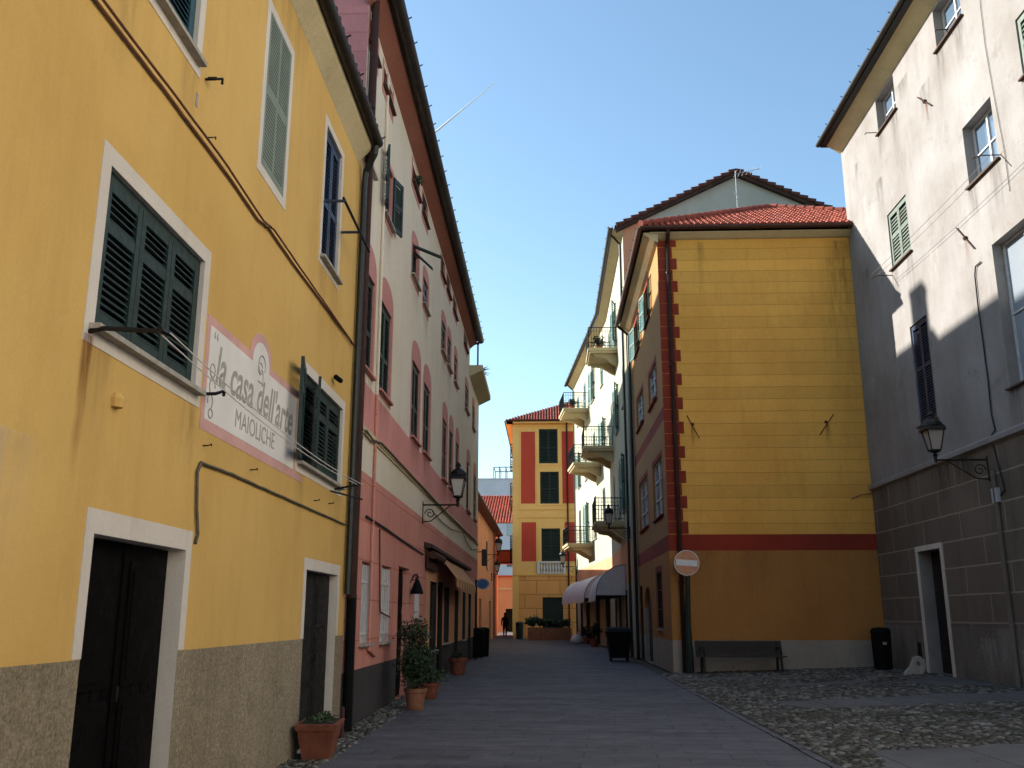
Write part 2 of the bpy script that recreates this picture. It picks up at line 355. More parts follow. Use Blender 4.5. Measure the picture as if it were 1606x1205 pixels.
def window(parent,fr,r,style='shut',leaves=2,mat='green_paint',pitch=.07,sill=True,rails=(.5,),dep=.12,name='window',angles=None,pane='pane_dark',frame='white_paint',sillmat='stone_light',bars=(1,2)):
    """recessed window; style shut / glass / open (leaves folded out by angles)"""
    u0,u1,v0,v1=r; m=MB().mat(frame if style!='shut' else mat)
    t=.045; a=-dep+.012; b=-dep+.06 if style!='shut' else -.035
    b0=a if style!='shut' else -.075
    m.box(fr,u0+.002,u0+t,v0+.002,v1-.002,b0,b); m.box(fr,u1-t,u1-.002,v0+.002,v1-.002,b0,b); m.box(fr,u0+t,u1-t,v1-t,v1-.002,b0,b); m.box(fr,u0+t,u1-t,v0+.002,v0+t,b0,b)
    w_=m.build(name,None,parent)
    if style=='shut':
        n=leaves; ww=(u1-u0-2*t)/n
        for k in range(n):
            leaf_mesh(fr,u0+t+k*ww+.004,u0+t+(k+1)*ww-.004,v0+t,v1-t,-.07,-.03,pitch,mat,rails).build('shutter',None,w_)
    else:
        g=MB().mat(pane); g.face([fr.p(u0+t,v0+t,a+.01),fr.p(u1-t,v0+t,a+.01),fr.p(u1-t,v1-t,a+.01),fr.p(u0+t,v1-t,a+.01)]); g.build('pane',None,w_,recalc=False)
        bm_=MB().mat(frame)
        for k in range(1,bars[0]+1):
            uu=u0+(u1-u0)*k/(bars[0]+1); bm_.box(fr,uu-.03,uu+.03,v0+t,v1-t,a+.012,a+.05)
        for k in range(1,bars[1]+1):
            vv=v0+(v1-v0)*k/(bars[1]+1); bm_.box(fr,u0+t,u1-t,vv-.018,vv+.018,a+.014,a+.045)
        bm_.build('glazing_bar',None,w_)
        if angles:
            ww=(u1-u0)/2
            if angles[0] is not None:
                h=fr.hinge(u0,.02,angles[0],1); leaf_mesh(h,0,ww,v0+.02,v1,-.02,.02,pitch,mat,rails).build('shutter',None,w_)
            if angles[1] is not None:
                h=fr.hinge(u1,.02,angles[1],-1); leaf_mesh(h,0,ww,v0+.02,v1,-.02,.02,pitch,mat,rails).build('shutter',None,w_)
    if sill:
        MB().mat(sillmat).box(fr,u0-.07,u1+.07,v0-.04,v0-.002,.001,.08).build('sill',None,w_)
    return w_
def border(parent,fr,r,wd,mat,name='surround',arch=0,n=.006,bottom=None,top=None):
    u0,u1,v0,v1=r; m=MB().mat(mat); bt=wd if bottom is None else bottom; tp=wd if top is None else top
    m.box(fr,u0-wd,u0,v0-bt,v1+tp,.0,n); m.box(fr,u1,u1+wd,v0-bt,v1+tp,.0,n); m.box(fr,u0,u1,v1,v1+tp,0,n)
    if bt>0: m.box(fr,u0,u1,v0-bt,v0,0,n)
    if arch>0:
        c=(u0+u1)/2; R=(u1-u0)/2+wd; pts=[(c+R*cos(t)*(1 if abs(cos(t))<.9 else .97),v1+tp+arch*sin(t)**.8) for t in [pi*k/12 for k in range(13)]]
        m.prism([fr.p(u,v,0.0) for u,v in pts],[fr.p(u,v,n) for u,v in pts])
    return m.build(name,None,parent)
def half_gutter(parent,p0,p1,r,mat,outdir,name='gutter',hooks=.9):
    m=MB().mat(mat); p0=Vector(p0);p1=Vector(p1); o=Vector(outdir).normalized(); z=Vector((0,0,1))
    A=[];B=[]
    ts=[pi+pi*k/8 for k in range(9)]
    for t in ts: A.append(p0+(o*cos(t)+z*sin(t))*r); B.append(p1+(o*cos(t)+z*sin(t))*r)
    for t in reversed(ts): A.append(p0+(o*cos(t)+z*sin(t))*(r-.012)); B.append(p1+(o*cos(t)+z*sin(t))*(r-.012))
    m.prism(A,B); L=(p1-p0).length; d=(p1-p0)/L
    k=.3
    while hooks and k<L:
        q=p0+d*k; m.tube([q+o*(-r),q+o*r+z*.02,q+o*(r+.05)+z*.05],.012,4); k+=hooks
    return m.build(name,None,parent)
def tiles(parent,org,U,V,cols,vlen,pitch=.21,row=.34,mat='roof_tile',name='roof',ustart=0,vfn=None,und='roof_tile_dark',segs=6):
    """barrel tiles: org eave corner, U along eave, V up the slope; vfn(u)->(vmin,vmax)"""
    U=Vector(U).normalized();V=Vector(V).normalized();Nn=U.cross(V); 
    if Nn.z<0: Nn=-Nn
    m=MB().mat(mat); org=Vector(org); rnd=random.Random(3)
    for c in range(cols):
        u=ustart+(c+.5)*pitch; v0,v1=(0,vlen) if vfn is None else vfn(u)
        if v1-v0<.12: continue
        v=v0; prev=None
        while v<v1-.02:
            e=min(v+row,v1); dz=rnd.uniform(-.006,.006); j=rnd.uniform(-.008,.008)
            pa=[];pb=[]
            for s_ in range(segs+1):
                t=pi*s_/segs; pa.append(org+U*(u+j+cos(t)*pitch*.36)+V*v+Nn*(.035+.075*sin(t)+dz)); pb.append(org+U*(u+cos(t)*pitch*.30)+V*(e+.04)+Nn*(.012+.062*sin(t)+dz))
            i=len(m.v); m.v+=[tuple(p) for p in pa+pb]; n_=segs+1
            for s_ in range(segs): m.f.append((i+s_,i+s_+1,i+n_+s_+1,i+n_+s_)); m.m.append(m.cur)
            m.f.append(tuple(i+s_ for s_ in range(n_))); m.m.append(m.cur)
            v=e
    m.mat(und)
    w=cols*pitch; fs=[]
    k=max(2,int(w/ .6)); pr=None
    for q in range(k+1):
        u=ustart+w*q/k; v0,v1=(0,vlen) if vfn is None else vfn(u); v1=max(v1,v0)
        cur=(org+U*u+V*v0+Nn*.01,org+U*u+V*v1+Nn*.01)
        if pr: m.face([pr[0],cur[0],cur[1],pr[1]])
        pr=cur
    return m.build(name,None,parent,recalc=False)
def text_mesh(txt,size,name,mat,parent,fr,u,v,n,sx=1,shear=0,depth=.004,rot=0,bold=0):
    c=bpy.data.curves.new(name,'FONT'); c.body=txt; c.size=size; c.shear=shear; c.extrude=depth; c.offset=bold
    o=bpy.data.objects.new('tmp',c); COL.objects.link(o); bpy.context.view_layer.update()
    me=bpy.data.meshes.new_from_object(o.evaluated_get(bpy.context.evaluated_depsgraph_get())); bpy.data.objects.remove(o); bpy.data.curves.remove(c)
    me.name=name; me.materials.clear(); me.materials.append(MT[mat])
    for vt in me.vertices:
        x,y,z=vt.co; x*=sx; x,y=x*cos(rot)-y*sin(rot),x*sin(rot)+y*cos(rot); vt.co=fr.p(u+x,v+y,n+z)
    o=bpy.data.objects.new(name,me); COL.objects.link(o); o.parent=parent; return o
def foliage(parent,c,rx,ry,rz,n,size,mat,name='crown',seed=1,clumps=14,mat2=None,drop=0):
    r=random.Random(seed); m=MB().mat(mat); c=Vector(c)
    cl=[]
    for k in range(clumps):
        while True:
            p=Vector((r.uniform(-1,1),r.uniform(-1,1),r.uniform(-1,1)))
            if p.length<1: break
        cl.append(Vector((p.x*rx,p.y*ry,p.z*rz))*.85)
    for k in range(n):
        q=r.choice(cl)+Vector((r.gauss(0,rx*.2),r.gauss(0,ry*.2),r.gauss(0,rz*.15)))
        if mat2: m.mat(mat2 if r.random()<.35 else mat)
        a=Vector((r.gauss(0,1),r.gauss(0,1),r.gauss(0,.7))).normalized(); b=a.orthogonal().normalized()
        s=size*r.uniform(.6,1.3); p=c+q
        m.face([p,p+a*s*.5+b*s*.28,p+a*s,p+a*s*.5-b*s*.28])
    return m.build(name,None,parent,recalc=False)

def stain_shade_mat(name,col,strength):
    m,n,b=nodes(name); t=N(n,'ShaderNodeTexCoord'); sx=N(n,'ShaderNodeSeparateXYZ'); n.links.new(t.outputs['UV'],sx.inputs[0])
    vs=objco(n,(1,1,.12)); nz=ramp(n,noise(n,vs,9,6,.7),.38,.72)
    e=N(n,'ShaderNodeMath',operation='PINGPONG'); n.links.new(sx.outputs[0],e.inputs[0]); e.inputs[1].default_value=.5
    e2=N(n,'ShaderNodeMath',operation='MULTIPLY',use_clamp=True); n.links.new(e.outputs[0],e2.inputs[0]); e2.inputs[1].default_value=4
    g=N(n,'ShaderNodeMath',operation='POWER'); n.links.new(sx.outputs[1],g.inputs[0]); g.inputs[1].default_value=1.4
    al=mul(n,mul(n,mul(n,nz,e2.outputs[0]),g.outputs[0]),strength)
    b.inputs['Base Color'].default_value=rgb(col); b.inputs['Roughness'].default_value=.95; b.inputs['Specular IOR Level'].default_value=.1; n.links.new(al,b.inputs['Alpha']); MT[name]=m
stain_shade_mat('stain_dark','#4a3d2c',.5); stain_shade_mat('stain_rust','#7a3f1e',1.0); stain_shade_mat('stain_pale','#cfcac2',.4); stain_shade_mat('stain_shade_soft','#4f4030',.3)  # the soft one also serves a painted shade gradient
def add_stain_shade(parent,fr,u0,u1,v0,v1,mat='stain_dark',n=.009):
    me=bpy.data.meshes.new('wall_stain_shade'); me.from_pydata([fr.p(u0,v0,n),fr.p(u1,v0,n),fr.p(u1,v1,n),fr.p(u0,v1,n)],[],[(0,1,2,3)]); uv=me.uv_layers.new()
    for i,c in enumerate(((0,0),(1,0),(1,1),(0,1))): uv.data[i].uv=c
    me.materials.append(MT[mat]); o=bpy.data.objects.new('wall_stain_shade',me); COL.objects.link(o); o.parent=parent; return o

# ================================================================== frames of the facades
L=Fr((-2.95,0,0),(0,1,0),(1,0,0))
R1S=Fr((3.55,0,0),(0,1,0),(-1,0,0)); R1F=Fr((0,28.06,0),(1,0,0),(0,-1,0))
G=Fr((9.55,0,0),(0,1,0),(-1,0,0))
A2=Fr((3.35,0,0),(0,1,0),(-1,0,0)); B2=Fr((3.35,50,0),(-1.4,16.5,0),(-16.5,-1.4,0))
FF=Fr((0,71.9,0),(1,0,0),(0,-1,0))
def rl(fr,xl,yt,xr,yb):
    a=fr.pix(xl,yt); b=fr.pix(xr,yb); return (a[0],b[0],b[1],a[1])
def rr(fr,xl,yt,xr,yb):
    a=fr.pix(xr,yt); b=fr.pix(xl,yb); return (a[0],b[0],b[1],a[1])
def gz(x): return max(0.,.2*(x-3.1)/6.4)
def grow(r,k): return (r[0]-k,r[1]+k,r[2]-k,r[3]+k)

# ================================================================== ground
def sheet(name,pts,mat,z=None):
    m=MB().mat(mat); m.face([(p[0],p[1],p[2] if len(p)>2 else z) for p in pts]); return struct(m.build(name,None,None,recalc=False))
sheet('ground',[(-1500,-1500),(1500,-1500),(1500,3000),(-1500,3000)],'earth',-.05)
sheet('street_paving',[(-2.45,-14),(3.05,-14),(3.05,36),(2.9,50),(1.9,66.5),(4,72),(-4,110),(-4.2,70),(-4,41),(-2.95,41),(-2.9,30),(-2.6,20)],'paving',0)
sheet('cobbled_strip',[(-2.99,-14),(-2.45,-14),(-2.6,20),(-2.9,30),(-2.99,38)],'cobble',-.004)
g=MB().mat('earth_dark')
for y0,y1 in [(-14,28.1)]:
    g.face([(3.05,y0,-.002),(9.7,y0,gz(9.7)),(9.7,y1,gz(9.7)),(3.05,y1,-.002)])
struct(g.build('cobbled_square',None,None,recalc=False))
STR=[]
def strip(pts,name='paved_strip'):
    m=MB().mat('slab'); P=[]; rq=random.Random(len(pts)+int(pts[0][1]*10))
    for (a,b) in zip(pts,pts[1:]+pts[:1]):
        n=max(2,int(hypot(b[0]-a[0],b[1]-a[1])/.35))
        for k in range(n):
            t=k/n; P.append((a[0]+(b[0]-a[0])*t+rq.uniform(-.1,.1)*(k>0),a[1]+(b[1]-a[1])*t+rq.uniform(-.16,.16)*(k>0)))
    STR.append(P); m.face([(x,y,gz(x)+.006) for x,y in P]); return struct(m.build(name,None,None,recalc=False))
strip([(3.3,25.6),(6.5,25.9),(6.4,24.9),(3.5,24.8)]); strip([(4.0,18.6),(8.0,19.2),(9.45,19.4),(9.45,17.6),(6.2,17.2),(4.6,17.3)]); strip([(3.9,12.2),(6.2,12.5),(9.45,12.9),(9.45,9),(3.4,9),(3.5,10.6)])
strip([(7.9,22.6),(9.45,24.2),(9.45,20.6),(8.2,20.9)]); strip([(5.2,22.9),(7.4,23.3),(7.3,22.3),(5.4,22.1)])

# real rounded cobbles, one mesh with a tone per stone
def cobblestones():
    m,n,b=nodes('cobblestone'); at=N(n,'ShaderNodeAttribute'); at.attribute_name='tone'; v=objco(n)
    a=mixc(n,1.0,at.outputs['Color'],ramp(n,noise(n,v,30,5,.7),.3,.7,(.7,)*3+(1,),(1.2,)*3+(1,)),'MULTIPLY')
    a=mixc(n,mul(n,ramp(n,noise(n,v,.8,8,.7),.5,.64),.65),a,rgb('#33351f')); n.links.new(a,b.inputs['Base Color']); b.inputs['Roughness'].default_value=.8; b.inputs['Specular IOR Level'].default_value=.25
    rq=random.Random(77); V=[];Fc=[];T=[]
    def inside(x,y,P):
        c=False; j=len(P)-1
        for i in range(len(P)):
            if (P[i][1]>y)!=(P[j][1]>y) and x<(P[j][0]-P[i][0])*(y-P[i][1])/(P[j][1]-P[i][1])+P[i][0]: c=not c
            j=i
        return c
    def stone(x,y,r):
        z=gz(x); k=6; ph=rq.uniform(0,6.3); ex=rq.uniform(.75,1.25); h=r*rq.uniform(.28,.5); i=len(V); rr=[rq.uniform(.82,1.12) for _ in range(k)]; tl=rq.uniform(-.12,.12)
        for sc,hh in ((1,-.008),(.86,h*.65),(.45,h)):
            for q in range(k): t=ph+2*pi*q/k; V.append((x+r*sc*rr[q]*cos(t)*ex,y+r*sc*rr[q]*sin(t)/ex,z+hh+tl*r*sc*cos(t)))
        f0=len(Fc)
        for l in (0,1):
            for q in range(k): Fc.append((i+l*k+q,i+l*k+(q+1)%k,i+(l+1)*k+(q+1)%k,i+(l+1)*k+q))
        Fc.append(tuple(i+2*k+q for q in range(k))); g=rq.choice((.045,.06,.08,.1,.13,.2))*rq.uniform(.8,1.2); w=rq.uniform(.84,.98); T.extend([(g,g*w**.5*.98,g*w*.92,1)]*(len(Fc)-f0))
    y=9.6; row=0
    while y<28:
        st=.1+.0022*(y-9); x=3.2+(row%2)*st*.5
        while x<9.5:
            px,py=x+rq.uniform(-.25,.25)*st,y+rq.uniform(-.25,.25)*st
            if not any(inside(px,py,P) for P in STR): stone(px,py,st*rq.uniform(.4,.56))
            x+=st
        y+=st*.86; row+=1
    y=9.8
    while y<30:
        lim=-2.45-.15*max(0,(y-12))/8
        for q in range(5):
            x=-2.93+.1*q+rq.uniform(-.03,.03)
            if x<lim+.02: stone(x,y+rq.uniform(-.03,.03),rq.uniform(.035,.058))
        y+=.1
    me=bpy.data.meshes.new('cobblestones'); me.from_pydata(V,[],Fc); me.materials.append(m); ca=me.color_attributes.new('tone','FLOAT_COLOR','CORNER')
    buf=[]
    for f,t in zip(Fc,T): buf+=list(t)*len(f)
    ca.data.foreach_set('color',buf); me.polygons.foreach_set('use_smooth',[True]*len(Fc)); o=bpy.data.objects.new('cobblestones',me); COL.objects.link(o); tag(o,'rounded grey cobbles paving the square and the strip along the left wall','cobblestones',kind='stuff')
cobblestones()
# raised kerb line of long stones between street and square
m=MB().mat('paving'); y=-10
while y<27.5:
    l=random.uniform(.7,1.2); x=3.05+random.uniform(-.012,.012); m.box(Fr((x,0,0),(0,1,0),(1,0,0)),y,y+l-.015,-.04,.008+random.uniform(0,.008),0,.1); y+=l
struct(m.build('kerb_stones'))
# loose pebbles / weeds along the walls
m=MB().mat('pebble'); r_=random.Random(5)
for k in range(260):
    yy=r_.uniform(9,30); x=-2.95+abs(r_.gauss(0,.22)); s=r_.uniform(.012,.035)
    m.lathe((x,yy,.0),[(s*.6,-.005),(s,s*.4),(s*.5,s*.9)],6)
for k in range(500):
    x=r_.uniform(3.2,9.4); yy=r_.uniform(10,27.5); s=r_.uniform(.012,.03)
    m.lathe((x,yy,gz(x)),[(s*.6,-.005),(s,s*.35),(s*.5,s*.8)],6)
tag(m.build('loose_pebbles'),'small pale pebbles scattered over the cobbles and along the wall foot','pebbles',kind='stuff')
m=MB(); 
for k in range(1700):
    if k%3: x=r_.uniform(4.4,8.2); yy=r_.gauss(21.2 if k%2 else 15.4,.5)
    else: x=-2.95+abs(r_.gauss(0,.12)); yy=r_.uniform(10,26)
    z=gz(x)+.002; a=r_.uniform(0,6.3); h=r_.uniform(.02,.06); m.mat('leaf_light' if r_.random()<.4 else 'leaf')
    m.face([(x,yy,z),(x+.012*cos(a),yy+.012*sin(a),z),(x+r_.uniform(-.02,.02),yy+r_.uniform(-.02,.02),z+h)])
tag(m.build('weeds',recalc=False),'low green weeds and moss growing between the cobbles','weeds',kind='stuff')

# ================================================================== L1: yellow house on the left
h1=thing('yellow_house','yellow plastered house with painted shop sign and white framed shutters on the near left','house')
W1=(5.76,7.56,3.44,4.58); W2=(5.62,6.98,6.19,7.75); W4=(11.5,12.46,6.2,8.1); W5=(10.95,13.22,3.38,4.5)
D1=(6.06,7.66,0,2.12); D2=(11.6,13.36,0,2.15)
CY1=13.86
wall(h1,L,-12,CY1,0,8.75,[W1+(.1,'white_frame'),W2+(.1,'white_frame'),W4+(.14,'white_frame'),W5+(.12,'white_frame'),D1+(.19,'white_frame'),D2+(.16,'white_frame')],
     lambda u,v:'speckled_plinth' if v<1.33 else 'ochre_yellow',vc=(1.33,))
plain(h1,Fr((0,CY1,0),(1,0,0),(0,1,0)),[(-13,0),(-2.95,0),(-2.95,8.75),(-7.9,10.5),(-13,8.75)],'ochre_yellow')
plain(h1,Fr((0,-12,0),(1,0,0),(0,-1,0)),[(-13,0),(-2.95,0),(-2.95,8.75),(-7.9,10.5),(-13,8.75)],'ochre_yellow')
plain(h1,Fr((-13,0,0),(0,1,0),(-1,0,0)),[(-12,0),(CY1,0),(CY1,8.75),(-12,8.75)],'ochre_yellow')
for r,wd in ((W1,.13),(W2,.12),(W4,.11),(W5,.13)): border(h1,L,r,wd,'white_frame')
border(h1,L,(D1[0],D1[1],1.335,D1[3]),.12,'white_frame',bottom=0,top=.16)
border(h1,L,(D2[0],D2[1],1.335,D2[3]),.13,'white_frame',bottom=0,top=.14)
window(h1,L,W1,'shut',3,'green_paint',.052,rails=(.68,),dep=.1)
window(h1,L,W2,'shut',2,'blue_green_paint',.052,rails=(.5,),dep=.1)
w4=window(h1,L,W4,'shut',2,'navy_paint',.06,rails=(.45,),dep=.14)
w5=window(h1,L,(W5[0]+.0,W5[1],W5[2],W5[3]),'shut',3,'green_paint',.055,rails=(.7,),dep=.12)
hh=L.hinge(W5[0]-.02,.03,168,1); leaf_mesh(hh,0,.62,W5[2]+.01,W5[3],-.02,.02,.055,'green_paint',(.7,)).build('shutter',None,w5)
hh=L.hinge(W5[0]+.78,.0,14,-1); leaf_mesh(hh,0,.6,W5[2]+.03,W5[3]-.03,.0,.035,.055,'green_paint',(.7,)).build('shutter',None,w5)
# painted blind window
bw=(8.84,9.68,6.17,7.98)
border(h1,L,bw,.11,'white_frame',name='blind_window_border')
m=MB().mat('paint_louver'); m.box(L,bw[0],bw[1],bw[2],bw[3],0,.004); m.mat('paint_louver_dark')
for (a,b) in ((bw[0]+.06,(bw[0]+bw[1])/2-.04),((bw[0]+bw[1])/2+.04,bw[1]-.06)):
    for (c,d) in ((bw[2]+.1,bw[2]+.85),(bw[2]+.98,bw[3]-.06)):
        v=c
        while v<d: m.box(L,a,b,v,v+.02,.004,.0075); v+=.045
m.build('painted_shutters',None,h1)
def door(parent,fr,r,dep,mat,leaves,panels=3,name='door',handle=True,bulge=.02):
    u0,u1,v0,v1=r; m=MB().mat(mat); w=(u1-u0)/leaves
    for k in range(leaves):
        a=u0+k*w+.006;b=a+w-.012; m.box(fr,a,b,v0+.02,v1-.01,-dep+.01,-dep+.05)
        ys=[v0+.12+(v1-v0-.2)*q/panels for q in range(panels+1)]
        for q in range(panels):
            lo,hi=ys[q]+.03,ys[q+1]-.05
            m.box(fr,a+.09,b-.09,lo,hi,-dep+.05,-dep+.05+bulge); m.box(fr,a+.13,b-.13,lo+.05,hi-.05,-dep+.05+bulge,-dep+.06+bulge)
        for q in range(1,5): m.box(fr,a+(b-a)*q/5-.004,a+(b-a)*q/5+.004,v0+.14,v1-.12,-dep+.05,-dep+.054)
        m.box(fr,b-.02,b+.02,v0+.03,v1-.02,-dep+.05,-dep+.065) if k<leaves-1 else None
    d=m.build(name,None,parent)
    if handle: MB().mat('iron').tube([fr.p((u0+u1)/2-.05,1.02,-dep+.05),fr.p((u0+u1)/2-.05,1.02,-dep+.11),fr.p((u0+u1)/2-.05,1.12,-dep+.11)],.012,6).build('handle',None,d)
    return d
door(h1,L,D1,.19,'black_wood',2,2); door(h1,L,D2,.16,'dark_wood',2,3)
# cornice, gutter, roof
m=MB().mat('cream_cornice'); PC=[(8.58,0),(8.64,.05),(8.8,.19),(8.9,.21),(8.9,0)]; YE=CY1-.3
m.prism([L.p(-12,v,n) for v,n in PC],[L.p(YE,v,n) for v,n in PC]); m.build('cornice',None,h1)
half_gutter(h1,(-2.67,-12,8.95),(-2.67,YE+.05,8.95),.1,'gutter',(1,0,0))
tiles(h1,(-2.64,-12,9.0),(0,1,0),(-5.3,0,1.72),121,5.55,pitch=.21,mat='roof_tile_dark')
m=MB().mat('roof_tile_dark'); m.prism([(-2.62,YE+.06,8.94),(-7.9,YE+.06,10.68),(-13.3,YE+.06,8.94)],[(-2.62,YE-.1,8.94),(-7.9,YE-.1,10.68),(-13.3,YE-.1,8.94)]); m.prism([(-2.72,YE+.06,8.9),(-2.72,YE+.06,8.94),(-7.9,YE+.06,10.66),(-7.9,YE+.06,10.6)],[(-2.72,CY1,8.9),(-2.72,CY1,8.94),(-7.9,CY1,10.66),(-7.9,CY1,10.6)]); m.face([(-7.9,-12,10.69),(-7.9,YE,10.69),(-13.3,YE,8.95),(-13.3,-12,8.95)]); m.build('roof',None,h1)
# downpipe of the yellow house
m=MB().mat('dark_pipe'); m.tube([L.p(CY1-.33,8.86,.28),L.p(CY1-.3,8.74,.26),L.p(CY1-.12,8.52,.09),L.p(CY1-.1,8.3,.07),L.p(CY1-.12,1.9,.07)],.05,8); m.build('drainpipe',None,h1)
# painted sign
sg=[(7.74,3.15),(11.15,3.15),(11.15,3.23),(10.79,3.23),(10.79,4.17),(9.66,4.17)]
arch=[(9.3+.37*cos(t),4.17+.27*sin(t)) for t in [pi*k/14 for k in range(1,14)]]
pk=sg+arch+[(8.93,4.17),(7.74,4.17)]
m=MB().mat('sign_pink'); m.prism([L.p(u,v,0) for u,v in pk],[L.p(u,v,.0035) for u,v in pk]); ps=m.build('painted_sign',None,h1)
ps['label']='white and pink painted shop sign with grey lettering'
wh=[(7.82,3.25),(10.72,3.25),(10.72,4.09),(9.58,4.09)]+[(9.3+.29*cos(t),4.09+.26*sin(t)) for t in [pi*k/14 for k in range(1,14)]]+[(9.02,4.09),(7.82,4.09)]
MB().mat('sign_paint').prism([L.p(u,v,.0035) for u,v in wh],[L.p(u,v,.006) for u,v in wh]).build('sign_field',None,ps)
text_mesh("la casa dell'arte",.50,'lettering','letter_grey',ps,L,8.0,3.62,.006,sx=.84,shear=.22,depth=.002,bold=.008)
text_mesh("MAIOLICHE",.25,'lettering','letter_grey',ps,L,8.6,3.34,.006,sx=1.02,depth=.002)
text_mesh("“",.3,'lettering','letter_grey',ps,L,7.9,3.86,.006,sx=1,depth=.002)
m=MB().mat('letter_pale')
def ring(cu,cv,ru,rv,a0=0,a1=360,r=.008,nn=24): m.tube([L.p(cu+ru*cos(radians(a0+(a1-a0)*k/nn)),cv+rv*sin(radians(a0+(a1-a0)*k/nn)),.006) for k in range(nn+1)],r,5)
ring(9.32,4.12,.11,.1,-30,250); ring(9.27,4.07,.07,.06,20,330); ring(9.33,3.98,.05,.09,-60,120); m.tube([L.p(9.22,3.93,.006),L.p(9.42,3.93,.006)],.008,5)
ring(7.93,3.7,.06,.06); ring(7.95,3.56,.07,.07,0,300); ring(7.92,3.42,.06,.07,-90,200); ring(7.95,3.32,.05,.04)
m.build('emblem',None,ps)
# cables and hooks
def cable(parent,fr,pts,r,mat,n=.03,name='cable',sag=.0):
    P=[]
    for (a,b) in zip(pts[:-1],pts[1:]):
        A=fr.pix(*a);B=fr.pix(*b)
        for k in range(6):
            t=k/6; P.append(fr.p(A[0]+(B[0]-A[0])*t,A[1]+(B[1]-A[1])*t-sag*4*t*(1-t)+random.uniform(-.004,.004),n))
    B=fr.pix(*pts[-1]); P.append(fr.p(B[0],B[1],n)); return MB().mat(mat).tube(P,r,6).build(name,None,parent)
cable(h1,L,[(60,-112),(145,0),(250,137),(345,263),(402,345),(418,358),(470,432),(545,530),(551,540)],.013,'cable_brown',.02)
cable(h1,L,[(64,-112),(150,0),(255,137),(350,263),(406,347),(422,360),(474,434),(545,534),(551,544)],.011,'cable_brown',.05)
cable(h1,L,[(303,853),(307,838),(305,800),(306,740),(312,726),(360,744),(420,770),(480,797),(540,823)],.014,'conduit_grey',.02)
def hook(px,py,s=.05):
    a=L.pix(px,py); m=MB().mat('iron'); m.tube([L.p(a[0],a[1],0),L.p(a[0],a[1],s),L.p(a[0]+s*.5,a[1]+s*.35,s*1.5),L.p(a[0]+s,a[1]+s*.1,s*1.3)],s*.14,5); m.build('wall_hook',None,h1)
for p in ((326,122),(325,216),(415,357),(318,699),(392,737),(492,785),(515,790)): hook(*p,.045)
hook(318,618,.11); hook(322,125,.09)
a=L.pix(180,626); MB().mat('ochre_yellow').lathe(L.p(a[0],a[1],.01),[(.05,-.06),(.06,0),(.03,.04)],10).build('wall_stub',None,h1)
a=L.pix(308,155); MB().mat('stone_light').box(L,a[0]-.015,a[0]+.03,a[1]-.07,a[1]+.05,.001,.006).build('plaster_scar',None,h1)
a=L.pix(522,594); MB().mat('plastic_black').tube([L.p(a[0]-.1,a[1],.06),L.p(a[0]+.06,a[1]-.02,.1)],.035,8).build('floodlight',None,h1)
# small vent low on the wall
MB().mat('interior').box(L,7.95,8.2,.06,.16,.002,.01).build('vent',None,h1)
# clothesline on the yellow house
cl=thing('clothesline','rusty bracket and two clothes wires below the big three leaf shutters of the yellow house','clothesline')
m=MB().mat('iron'); b0=L.p(5.7,3.38,0); b1=L.p(5.78,3.4,.45); m.tube([b0,L.p(5.7,3.4,.1),b1],.016,6); m.tube([b1-Vector((0,.04,0)),b1+Vector((0,.08,.01))],.022,6); m.build('bracket',None,cl)
m=MB().mat('iron'); e1=L.p(12.9,3.37,.35); m.tube([L.p(12.9,3.3,0),e1],.014,6); m.tube([L.p(12.6,3.24,.02),L.p(12.9,3.16,.4)],.012,6); m.build('bracket',None,cl)
m=MB().mat('white_paint')
for o_ in (-.04,.05):
    m.tube([b1+Vector((o_*.8,.04,0))+(e1-b1)*(k/12)+Vector((0,0,-.10*4*(k/12)*(1-k/12))) for k in range(13)],.005,4)
m.build('wire',None,cl)
cl2=thing('clothesline','dark clothes rail slanting across the narrow navy shutters of the yellow house','clothesline')
for q in (11.45,12.5): MB().mat('navy_paint').tube([L.p(q,6.95,.02),L.p(q+.05,6.97,.3)],.02,6).build('bracket',None,cl2)
m=MB().mat('iron'); m.tube([L.p(11.45,6.99,.28),L.p(13.2,6.93,.3)],.02,6); m.build('rail',None,cl2)

# ================================================================== L2: pink and cream house
h2=thing('pink_house','long four storey pink and cream house with green shutters on the left','house')
PL={}
PL['sh1']=[(14.35,15.3,5.5,7.15),(15.95,17.1,5.47,7.13),(19.96,21.2,5.4,7.12),(21.95,23.2,5.4,7.1),(26.12,27.3,5.36,7.09),(27.95,29.05,5.37,7.09),(30.0,31.05,5.37,7.1),(34.2,35.7,5.37,7.14),(37.5,38.8,5.37,7.15)]
PL['sh2']=[(14.05,14.8,8.95,9.9),(15.85,16.75,8.8,9.9),(19.5,20.55,8.95,9.7),(21.4,22.35,8.92,9.6),(25.4,26.55,8.9,9.8),(27.0,28.05,8.9,9.8),(29.1,30.15,8.92,9.8),(33.2,34.6,8.95,9.83),(36.5,37.6,8.9,9.8)]
PL['sh3']=[(14.0,14.75,11.1,11.52),(15.4,16.4,11.1,11.5),(19.2,20.3,11.05,11.45),(20.9,21.85,11.05,11.62),(24.95,25.9,11.05,11.62),(26.5,27.5,11.1,11.62),(28.45,29.6,11.1,11.62),(32.4,33.8,11.15,11.62)]
gr=[rl(L,569,883,578.6,1008),rl(L,599,887,610,1005),(18.85,20.35,0.0,2.56),(21.2,22.1,1.55,2.45)]
gr[0]=(15.1,15.95,1.17,2.45); gr[1]=(16.92,17.95,1.15,2.48)
shop=[(24.0,25.4,.75,2.45),(25.7,26.9,0,2.5),(27.3,28.7,.85,2.4),(30.4,31.6,0,2.4),(33.2,34.3,.8,2.4),(35.6,36.8,0,2.4)]
